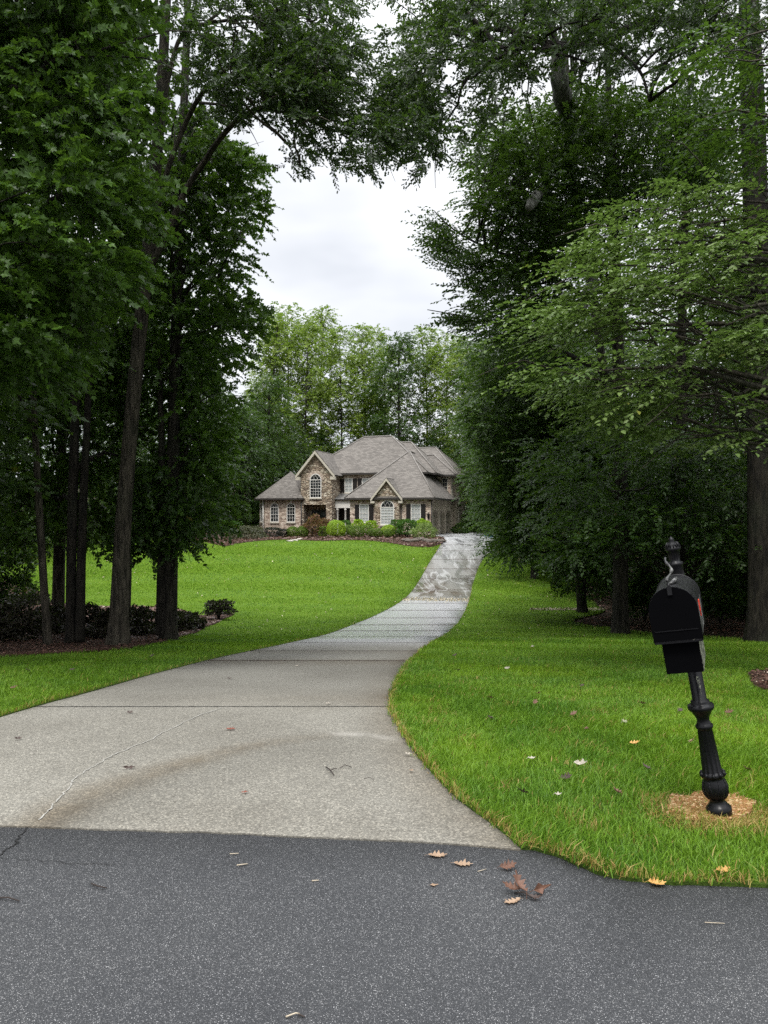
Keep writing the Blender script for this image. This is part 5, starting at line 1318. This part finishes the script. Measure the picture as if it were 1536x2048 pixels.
# ---------- right side
ROAK = [(775, -80), (1540, -80), (1540, 120), (1330, 150), (1230, 140), (1160, 130), (1080, 190), (1010, 190), (985, 260), (955, 310), (925, 310), (912, 240), (935, 180), (905, 130), (880, 165), (868, 240), (880, 270), (850, 325), (830, 325), (812, 270), (795, 205), (780, 120), (775, 60)]
big_tree('oak_tree', 'thick grey oak trunk at the far right edge with a long limb overhead', [(1522, 1240, 52), (1521, 1100, 50), (1520, 900, 49), (1516, 700, 50), (1513, 500, 48), (1509, 300, 46), (1504, 150, 42), (1499, 40, 38), (1490, -200, 34), (1484, -480, 20)], 17.0, 'bark_black',
         [dict(poly=ROAK, ins=.15, holes=[(1120, 155, 45), (918, 200, 62), (930, 120, 30), (790, 20, 40), (1060, 300, 40)], n=235, d0=12, d1=17, rad=.34, nper=12, K=12, L=.32, size=.10, kind='oak', mat='leaf_oak', flat=.6, droop=.4),
          dict(poly=[(775, 150), (880, 170), (885, 250), (850, 325), (800, 300), (770, 220)], ins=.05, n=26, d0=12.5, d1=15, rad=.32, nper=14, K=12, L=.30, size=.10, kind='oak', mat='leaf_oak', droop=.5),
          dict(poly=[(960, -600), (1700, -600), (1700, -120), (960, -120)], n=70, d0=12, d1=20, rad=1.1, nper=18, K=10, L=.6, size=.15, kind='oak', mat='leaf_oak')],
         21, branches=[[(1500, 60, 26), (1460, 52, 24), (1410, 50, 22, 16.6), (1350, 40, 21, 16.2), (1305, 38, 19, 15.8), (1260, 52, 17, 15.4), (1220, 78, 15, 15), (1170, 90, 12, 14.6), (1110, 96, 9, 14.2), (1050, 95, 7, 13.8), (960, 90, 4, 13.4)],
                       [(1312, 40, 12, 15.8), (1314, 10, 10, 15.7), (1322, -40, 8, 15.6)],
                       [(1220, 78, 9, 15), (1250, 110, 8, 14.8), (1285, 140, 6, 14.6), (1300, 200, 4, 14.4)]], nlimb=50, lower=.5)
# mid crown masses
RZ1 = [(950, 300), (990, 210), (1090, 180), (1200, 160), (1330, 170), (1340, 420), (1220, 470), (1150, 560), (1130, 760), (1040, 780), (935, 700), (945, 640), (930, 590), (960, 540), (950, 470), (930, 430), (935, 370)]
RZ2 = [(940, 660), (1130, 640), (1200, 760), (1260, 900), (1220, 1000), (1130, 1060), (1060, 1075), (1000, 1060), (955, 1020), (945, 960), (965, 900), (925, 860), (930, 800), (945, 740)]
SPR = [(865, 418), (900, 445), (950, 490), (990, 530), (985, 600), (950, 590), (915, 555), (885, 500)]
SPR2 = [(850, 618), (900, 624), (960, 640), (960, 665), (900, 640)]
big_tree('beech_tree', 'dark leafy beech over the right side of the driveway with sprays against the sky', [(1240, 1236, 31), (1241, 1150, 29), (1242, 1020, 28), (1240, 850, 25), (1236, 650, 22), (1228, 450, 18), (1220, 280, 16), (1215, 60, 9)], 21.0, 'bark_dark',
         [dict(poly=RZ1, ins=.35, holes=[(1120, 155, 40)], n=420, d0=17, d1=23, rad=.75, nper=14, K=12, L=.5, size=.105, kind='ell', mat='leaf_forest', droop=.25, flat=.22, tflat=1.0, tilt=.42),
          dict(poly=SPR, n=30, d0=17, d1=19, rad=.30, nper=9, K=11, L=.7, size=.085, kind='ell', mat='leaf_dark', flat=.4, droop=-.1, outw=2.5, ins=.1),
          dict(poly=SPR2, n=9, d0=17, d1=18.5, rad=.22, nper=7, K=11, L=.7, size=.08, kind='ell', mat='leaf_dark', flat=.4, droop=.2, outw=3, ins=.0)],
         23, nlimb=70, branches=[[(1236, 640, 14), (1120, 560, 10, 20), (1040, 520, 7, 19), (960, 490, 5, 18.5), (900, 455, 3, 18), (868, 420, 1.5, 17.6)], [(1238, 760, 14), (1120, 700, 9, 19.5), (1010, 650, 5, 18.4), (930, 632, 3, 18), (855, 619, 1.5, 17.6)]])
big_tree('hornbeam_tree', 'dense glossy tree drooping over the right edge of the driveway', [(1165, 1170, 18), (1150, 1050, 18), (1118, 900, 19), (1110, 740, 14), (1100, 620, 8)], 31.0, 'bark_dark',
         [dict(poly=RZ2, ins=.35, n=480, d0=25, d1=32, rad=.85, nper=15, K=12, L=.6, size=.13, kind='ell', mat='leaf_forest', droop=.3, flat=.22, tflat=1.0, tilt=.42),
          dict(poly=[(1000, 1040), (1060, 1070), (1050, 1115), (1030, 1125), (1010, 1095)], n=16, d0=25, d1=28, rad=.5, nper=12, K=11, L=.6, size=.14, kind='ell', mat='leaf_forest', droop=.5)],
         25, nlimb=50)
RZ3 = [(1080, 860), (1240, 830), (1340, 850), (1480, 850), (1560, 900), (1560, 1110), (1440, 1130), (1380, 1100), (1290, 1120), (1210, 1120), (1140, 1150), (1090, 1120)]
big_tree('slender_tree', 'slim brown trunk between the mailbox and the dark beech', [(1366, 1240, 21), (1364, 1100, 20), (1362, 950, 18), (1362, 750, 16), (1368, 550, 17), (1374, 350, 12), (1380, 150, 6)], 22.0, 'bark_dark',
         [dict(poly=RZ3, ins=.2, n=300, d0=17.5, d1=25, rad=.8, nper=12, K=11, L=.6, size=.12, kind='ell', mat='leaf_dark', droop=.3, flat=.22, tflat=1.0, tilt=.42),
          dict(poly=[(1250, 180), (1480, 120), (1480, 420), (1300, 420)], n=90, d0=19, d1=24, rad=.8, nper=13, K=11, L=.6, size=.12, kind='ell', mat='leaf_dark')], 27, nlimb=40)
# pale knotted trunk showing through the leaves
pt_ = big_tree('knotty_tree', 'dark tree whose pale knotted dead limbs show through the leaves high on the right', [(1240, 1215, 16), (1226, 900, 16), (1190, 600, 16), (1150, 400, 16), (1136, 260, 18), (1134, 160, 14), (1130, 60, 10)], 26.0, 'bark_dark',
         [dict(poly=[(1100, -100), (1300, -100), (1300, 100), (1100, 60)], n=30, d0=19, d1=22, rad=.8, nper=12, K=10, L=.6, size=.13, kind='ell', mat='leaf_dark')], 29, nlimb=10)
o0 = pt_.location
for pts in ([(1140, 250, 26, 24), (1128, 205, 36, 17.5), (1120, 160, 36, 17), (1116, 118, 26, 17), (1108, 70, 18, 16.8), (1090, 10, 11, 16.5), (1070, -50, 6, 16.2)], [(1190, 565, 20, 22), (1184, 575, 26, 17), (1174, 592, 30, 16.4), (1163, 612, 22, 16), (1160, 622, 8, 15.9)], [(1090, 375, 14, 22), (1078, 386, 20, 17), (1066, 402, 24, 16.4), (1058, 416, 14, 16.2)]):
    BP, BR = wpath(pts, 17); BP, BR = smooth_path(BP, BR, 2); mb = MB(); mb.tube([p - o0 for p in BP], [r * (1 + .12 * math.sin(i * 2.1)) for i, r in enumerate(BR)], 12)
    b1 = mb.build('dead_limb', M['bark_pale'], pt_); b1['label'] = 'pale knotted dead limb'
    mb = MB(); i = len(BP) // 2
    for dx, dz, rr_ in ((-.25, .3, .25), (-.4, -.9, .42), (.2, -.5, .15)):
        c_ = BP[i] - o0 + Vector((dx * BR[i], -BR[i] * .86, dz * BR[i] * 1.6)); mb.tube([c_ + Vector((0, -.03, 0)), c_ + Vector((0, .05, 0))], [BR[i] * rr_, BR[i] * rr_ * .8], 9)
    mb.build('knot_hole', M['crackdark'], b1)
# near beech with bright layered sprays
NB = [(1100, 700), (1150, 560), (1135, 480), (1190, 430), (1300, 375), (1420, 370), (1500, 345), (1640, 360), (1640, 860), (1540, 905), (1380, 860), (1300, 910), (1240, 900), (1190, 850), (1130, 810)]
big_tree('beech_tree', 'near beech at the right with layered sprays of bright light green leaves', [(1790, 1420, 60), (1790, 1200, 54), (1780, 900, 46), (1775, 500, 36), (1770, 100, 24), (1770, -150, 12)], 10.0, 'bark',
         [dict(poly=NB, ins=.12, n=84, d0=8.3, d1=11.2, rad=.62, nper=21, K=12, L=.52, size=.080, kind='ell', mat='leaf_beech', flat=.10, droop=.26, tilt=.30, tflat=1.4, outw=2.0),
          dict(poly=[(1350, 60), (1640, 0), (1640, 330), (1400, 330)], ins=.12, n=26, d0=9, d1=12, rad=.5, nper=12, K=11, L=.5, size=.082, kind='ell', mat='leaf_dark', flat=.2, droop=.35, tilt=.4, tflat=1.1, outw=1.3)],
         77, nlimb=60, lower=.35)

# ---------- forest trees: three shapes, shared meshes, no bpy.ops
def proto(name, H, R, nc, low, seed, mat, size=.20, kind='quad', rad=1.3, nper=13, K=10, L=.9, slim=1.0, bark_='bark_dark', tr=.22, flat=.7):
    rng = random.Random(seed); nrng = np.random.default_rng(seed)
    e = empty(name, (0, 0, 0)); tb = MB(); tp = [Vector((0, 0, -.2)), Vector((rng.gauss(0, .1), rng.gauss(0, .1), H * .3)), Vector((rng.gauss(0, .25), rng.gauss(0, .25), H * .65)), Vector((rng.gauss(0, .3), 0, H * .95))]
    trunk_mesh(tb, tp, [tr, tr * .8, tr * .5, .03], rng, n=9)
    h = nrng.uniform(low, 1.0, nc); a = nrng.uniform(0, 2 * np.pi, nc)
    prof_ = np.clip(np.sin(np.pi * np.clip((h - low) / (1 - low) * .82 + .16, 0, 1)), .05, 1) ** .8
    r = R * prof_ * np.sqrt(nrng.uniform(.10, 1, nc)) * slim
    cen = np.stack([r * np.cos(a), r * np.sin(a), h * H], 1)
    for k in range(0, nc, 3): c = Vector(cen[k]); limb(tb, on_trunk(tp, max(.5, c.z - rng.uniform(.5, 2.5))), c, .05, .01, rng, n=4, seg=4)
    o_, d_ = clump_shoots(cen, rad * nrng.uniform(.6, 1.2, nc), nper, nrng, flat, np.array([0, 0, 0.0]), .7)
    tw = twigs(o_, d_, K, L, size, kind, .3, .5, nrng, stem=False)
    tb.build('trunk', M[bark_], e); link('crown', crown_mesh('crown', [tw], [M[mat], M['bark_dark']]), e)
    return e
fA = proto('forest_tree', 17, 3.6, 150, .06, 101, 'leaf_forest')
fB = proto('forest_tree', 20, 4.2, 170, .12, 102, 'leaf_forest', size=.22)
fC = proto('forest_tree', 13, 3.2, 120, .02, 103, 'leaf_dark', size=.19)
pA = proto('poplar_tree', 27, 3.7, 125, .30, 111, 'leaf_poplar', size=.28, rad=1.15, nper=16, K=9, L=.9, bark_='bark_dark', tr=.2, flat=.9)
pB = proto('poplar_tree', 25, 3.0, 108, .30, 112, 'leaf_poplar', size=.27, rad=1.05, nper=15, K=9, L=.9, bark_='bark_dark', tr=.17, flat=1.0)
pC = proto('poplar_tree', 23, 3.0, 85, .28, 113, 'leaf_poplar', size=.27, rad=1.0, nper=14, K=9, L=.9, bark_='bark_dark', tr=.16, flat=.9)
gD = proto('broadleaf_tree', 22, 4.0, 190, .10, 114, 'leaf_forest', size=.25, rad=1.2, nper=14, K=9, L=.9, bark_='bark_dark', tr=.25)
used = {}
def plant(src, X, Y, s, rz, label, cat='tree', group=None, sz=1.0, name=None):
    o = src if src not in used else copy_tree(src); used[src] = 1
    if name: o.name = name
    o.location = (X, Y, float(hgt(Y))); o.rotation_euler = (0, 0, rz); o.scale = (s, s, s * sz); return tag(o, label, cat, group)
# row behind the house: (column, top row, depth, prototype, label)
rowb = [(548, 628, 92, pB, 'pale green poplar rising left of the stone gable, leftmost of the back row'), (575, 600, 96, pA, 'tallest yellow-green poplar in the back row, left of the house roof'), (612, 640, 90, pC, 'narrow pale poplar behind the stone gable'),
        (645, 618, 98, pB, 'tall slim poplar rising over the left end of the main roof'), (682, 660, 92, pC, 'thin wispy poplar above the left roof hip'), (725, 652, 96, pB, 'slim poplar rising straight above the main roof ridge'), (752, 660, 102, pC, 'thin pale poplar right of the one above the ridge'),
        (800, 668, 90, gD, 'dark rounded tree standing right above the main roof'), (770, 700, 95, pC, 'short yellowish tree left of the dark rounded tree'), (850, 655, 94, pB, 'slim light green poplar above the right roof end'), (895, 652, 92, pA, 'broad light green poplar above the garage side of the house'),
        (935, 668, 88, pA, 'light yellow-green poplar nearest the right woods'), (965, 690, 84, pB, 'pale poplar half hidden by the right woods')]
for k, (x, tpy, d, src, lb) in enumerate(rowb):
    H = {pA: 27, pB: 25, pC: 23, gD: 22}[src] * 1.02; X = (x - 768) / F * d; top = EYE - (tpy - HOR) / F * d; s = (top - float(hgt(d))) / H
    plant(src, X, d, s, k * 1.7, lb, group='trees behind the house')
us = [(530, 88, .85), (560, 84, .7), (600, 86, .62), (640, 90, .66), (690, 92, .58), (740, 96, .62), (790, 98, .64), (840, 92, .62), (880, 88, .66), (930, 84, .72), (958, 80, .72), (505, 82, .8), (980, 76, .8), (620, 104, .7), (720, 108, .6), (820, 108, .7), (900, 104, .8), (560, 104, .8), (480, 78, .75)]
for k, (x, d, s) in enumerate(us):
    plant([fA, fC, fB][k % 3], (x - 768) / F * d, d, s * (.85 if k % 3 == 2 else 1), k * 2.1, 'dark green tree low in the wood edge directly behind the house', group='understorey trees behind the house')
# right woods
rw = [(8.6, 44), (11.5, 40), (9.5, 52), (13, 48), (11, 58), (10.5, 66), (14.5, 56), (15, 66), (12.5, 36), (14.5, 31), (11.6, 29.5), (17.5, 37), (18.5, 28), (15.8, 26), (20, 33), (22, 25), (19.5, 45), (24, 38), (17, 74), (12.8, 76), (21, 56), (26, 29), (13.8, 23), (18, 21.5), (22, 18.5), (27, 21), (13, 84), (30, 34), (28, 46), (16.5, 17.5)]
for k, (x, y) in enumerate(rw):
    s = [.92, .86, 1.0][k % 3] * (1.0 if y > 24 else .8); plant([fA, fB, fC][k % 3], x, y, s, k * 1.31, 'dark leafy tree among the crowded woods right of the driveway', group='trees of the right woods')
# left woods beyond the lawn, behind the left bed
lw = [(-15.5, 60), (-19, 57), (-23, 62), (-17.5, 68), (-27, 58), (-22, 70), (-31, 52), (-35, 62), (-14.5, 76), (-18, 80), (-26, 76), (-36, 48), (-29, 42), (-40, 56), (-24, 50), (-33, 36), (-24, 33), (-19.5, 27), (-27, 28), (-17, 21.5), (-22, 19), (-14, 17.5), (-31, 20), (-13.5, 76), (-12.2, 82)]
for k, (x, y) in enumerate(lw):
    s = [.95, .86, .9][k % 3]; plant([fA, fB, fC][k % 3], x, y, s, k * 1.77, 'leafy green tree in the woods left of and beyond the left lawn', group='trees of the left woods')
# trees added just beyond the frame to shade the woods and verge
for x, y, s, lb in ((14.5, 15, 1.0, 'added shade tree right of the thick oak trunk'), (15, 8, 1.0, 'added shade tree by the road far right of the mailbox'), (-9.5, 12.5, .9, 'added shade tree beside the upper left maple'), (-12, 8, 1.0, 'added shade tree by the road left of the driveway apron')):
    plant(fB, x, y, s, x, lb, group='added shade trees beyond the frame')
# undergrowth masses closing the horizon
def thicket(label, boxes, mat, seed, size=.24):
    r_ = np.random.default_rng(seed); A = []
    for (x0, x1, y0, y1, h, n) in boxes:
        P = np.stack([r_.uniform(x0, x1, n), r_.uniform(y0, y1, n)], 1)
        z = hgt(P[:, 1]) + h * r_.uniform(0, 1, n) * (.55 + .45 * np.sin(P[:, 0] * .9 + seed) * np.sin(P[:, 1] * .7)); A.append(np.column_stack([P, z]))
    P = np.concatenate(A); n = len(P); d_ = r_.normal(0, 1, (n, 3)); d_[:, 2] = abs(d_[:, 2]) * .5
    tw = twigs(P, d_, 8, .8, size, 'ell', .2, .6, r_, stem=False)
    o = link('undergrowth', crown_mesh('undergrowth', [tw], [M[mat], M['bark_dark']])); return tag(o, label, 'undergrowth', kind='stuff')
thicket('dark green undergrowth closing the wood behind the house', [(-30, 26, 84, 96, 5.5, 5200), (-70, -12, 74, 90, 5, 3600)], 'leaf_forest', 1, .34)
thicket('dark undergrowth in the woods to the right', [(9.0, 14, 40, 66, 2.6, 2200), (12.5, 24, 24, 40, 2.2, 1600), (20, 34, 16, 30, 2.6, 1500), (12, 34, 60, 84, 4, 2500)], 'leaf_dark', 2, .22)
thicket('dark undergrowth along the left woods', [(-46, -20, 54, 72, 3, 3000), (-44, -26, 24, 54, 3, 2600), (-32, -13.5, 16, 24, 1.6, 1500)], 'leaf_forest', 3, .24)
# small shrubs at the edge of the right woods
for k, (x, t_, b_, w, d, lb) in enumerate(((1165, 1075, 1205, 110, 28, 'leafy shrub on the bank left of the beech trunk'), (1110, 1060, 1140, 80, 38, 'leafy shrub on the bank below the drooping tree'), (1290, 1150, 1236, 60, 25, 'dark shrub right of the beech trunk'), (1440, 1150, 1240, 90, 24, 'dark shrub between the mailbox and the thick oak trunk'))):
    S('wood_edge_shrub', lb, x, t_, b_, w, d, 'leaf_dark', 3200, .12, 'ell', rough=.3, seed=300 + k)
# trees standing behind the camera's side of the road only as far as they shade the verge
# ================================================================== LIGHT, SKY, CAMERA
SUN_EL, SUN_AZ = 58, 200
w = bpy.data.worlds.new('World'); bpy.context.scene.world = w; w.use_nodes = True; t = w.node_tree; t.nodes.clear()
out = t.nodes.new('ShaderNodeOutputWorld'); bg = t.nodes.new('ShaderNodeBackground'); bg.inputs[1].default_value = .1; t.links.new(bg.outputs[0], out.inputs[0])
sky = t.nodes.new('ShaderNodeTexSky'); sky.sky_type = 'NISHITA'; sky.sun_disc = False; sky.sun_elevation = math.radians(SUN_EL); sky.sun_rotation = math.radians(SUN_AZ)
tc = t.nodes.new('ShaderNodeTexCoord'); sep = t.nodes.new('ShaderNodeSeparateXYZ'); t.links.new(tc.outputs['Generated'], sep.inputs[0])
mp = t.nodes.new('ShaderNodeMapping'); mp.inputs['Scale'].default_value = (1.0, 1.0, 2.6); mp.inputs['Location'].default_value = (.35, .2, .1); t.links.new(tc.outputs['Generated'], mp.inputs[0])
nz = t.nodes.new('ShaderNodeTexNoise'); nz.inputs['Scale'].default_value = 2.3; nz.inputs['Detail'].default_value = 4; nz.inputs['Roughness'].default_value = .5; t.links.new(mp.outputs[0], nz.inputs['Vector'])
rp = t.nodes.new('ShaderNodeValToRGB'); rp.color_ramp.elements[0].position = .36; rp.color_ramp.elements[0].color = (.58, .60, .64, 1); rp.color_ramp.elements[1].position = .56; rp.color_ramp.elements[1].color = (.77, .78, .80, 1); t.links.new(nz.outputs[0], rp.inputs[0])
zr = t.nodes.new('ShaderNodeMapRange'); zr.inputs['From Min'].default_value = .52; zr.inputs['From Max'].default_value = .95; zr.inputs['To Min'].default_value = 10.0; zr.inputs['To Max'].default_value = 42.0; t.links.new(sep.outputs[2], zr.inputs[0])
ml = t.nodes.new('ShaderNodeVectorMath'); ml.operation = 'SCALE'; t.links.new(rp.outputs[0], ml.inputs[0]); t.links.new(zr.outputs[0], ml.inputs['Scale'])
mx = t.nodes.new('ShaderNodeMix'); mx.data_type = 'RGBA'; mx.inputs[0].default_value = .93; t.links.new(sky.outputs[0], mx.inputs[6]); t.links.new(ml.outputs[0], mx.inputs[7]); t.links.new(mx.outputs[2], bg.inputs[0])
sl = bpy.data.lights.new('sun', 'SUN'); sl.energy = 1.5; sl.angle = math.radians(12); sl.color = (1, .96, .90)
so = bpy.data.objects.new('sun', sl); C.objects.link(so)
az = math.radians(SUN_AZ); sv = Vector((math.sin(az) * math.cos(math.radians(SUN_EL)), math.cos(az) * math.cos(math.radians(SUN_EL)), math.sin(math.radians(SUN_EL))))
so.rotation_euler = sv.to_track_quat('Z', 'Y').to_euler()
cam = bpy.data.cameras.new('camera'); cam.sensor_fit = 'VERTICAL'; cam.sensor_height = 36; cam.lens = 36 * F / 2048; cam.clip_start = .05; cam.clip_end = 2000
co = bpy.data.objects.new('camera', cam); C.objects.link(co); co.location = (0, 0, EYE); co.rotation_euler = (math.radians(90) + math.atan(6 / F), 0, 0)
sc = bpy.context.scene; sc.camera = co
sc.view_settings.view_transform = 'Standard'; sc.view_settings.look = 'None'; sc.view_settings.exposure = 0.6; sc.view_settings.gamma = 1
sc.cycles.use_denoising = False; sc.cycles.max_bounces = 7; sc.cycles.diffuse_bounces = 2; sc.cycles.glossy_bounces = 2; sc.cycles.transmission_bounces = 3; sc.cycles.use_adaptive_sampling = True; sc.cycles.adaptive_threshold = .015
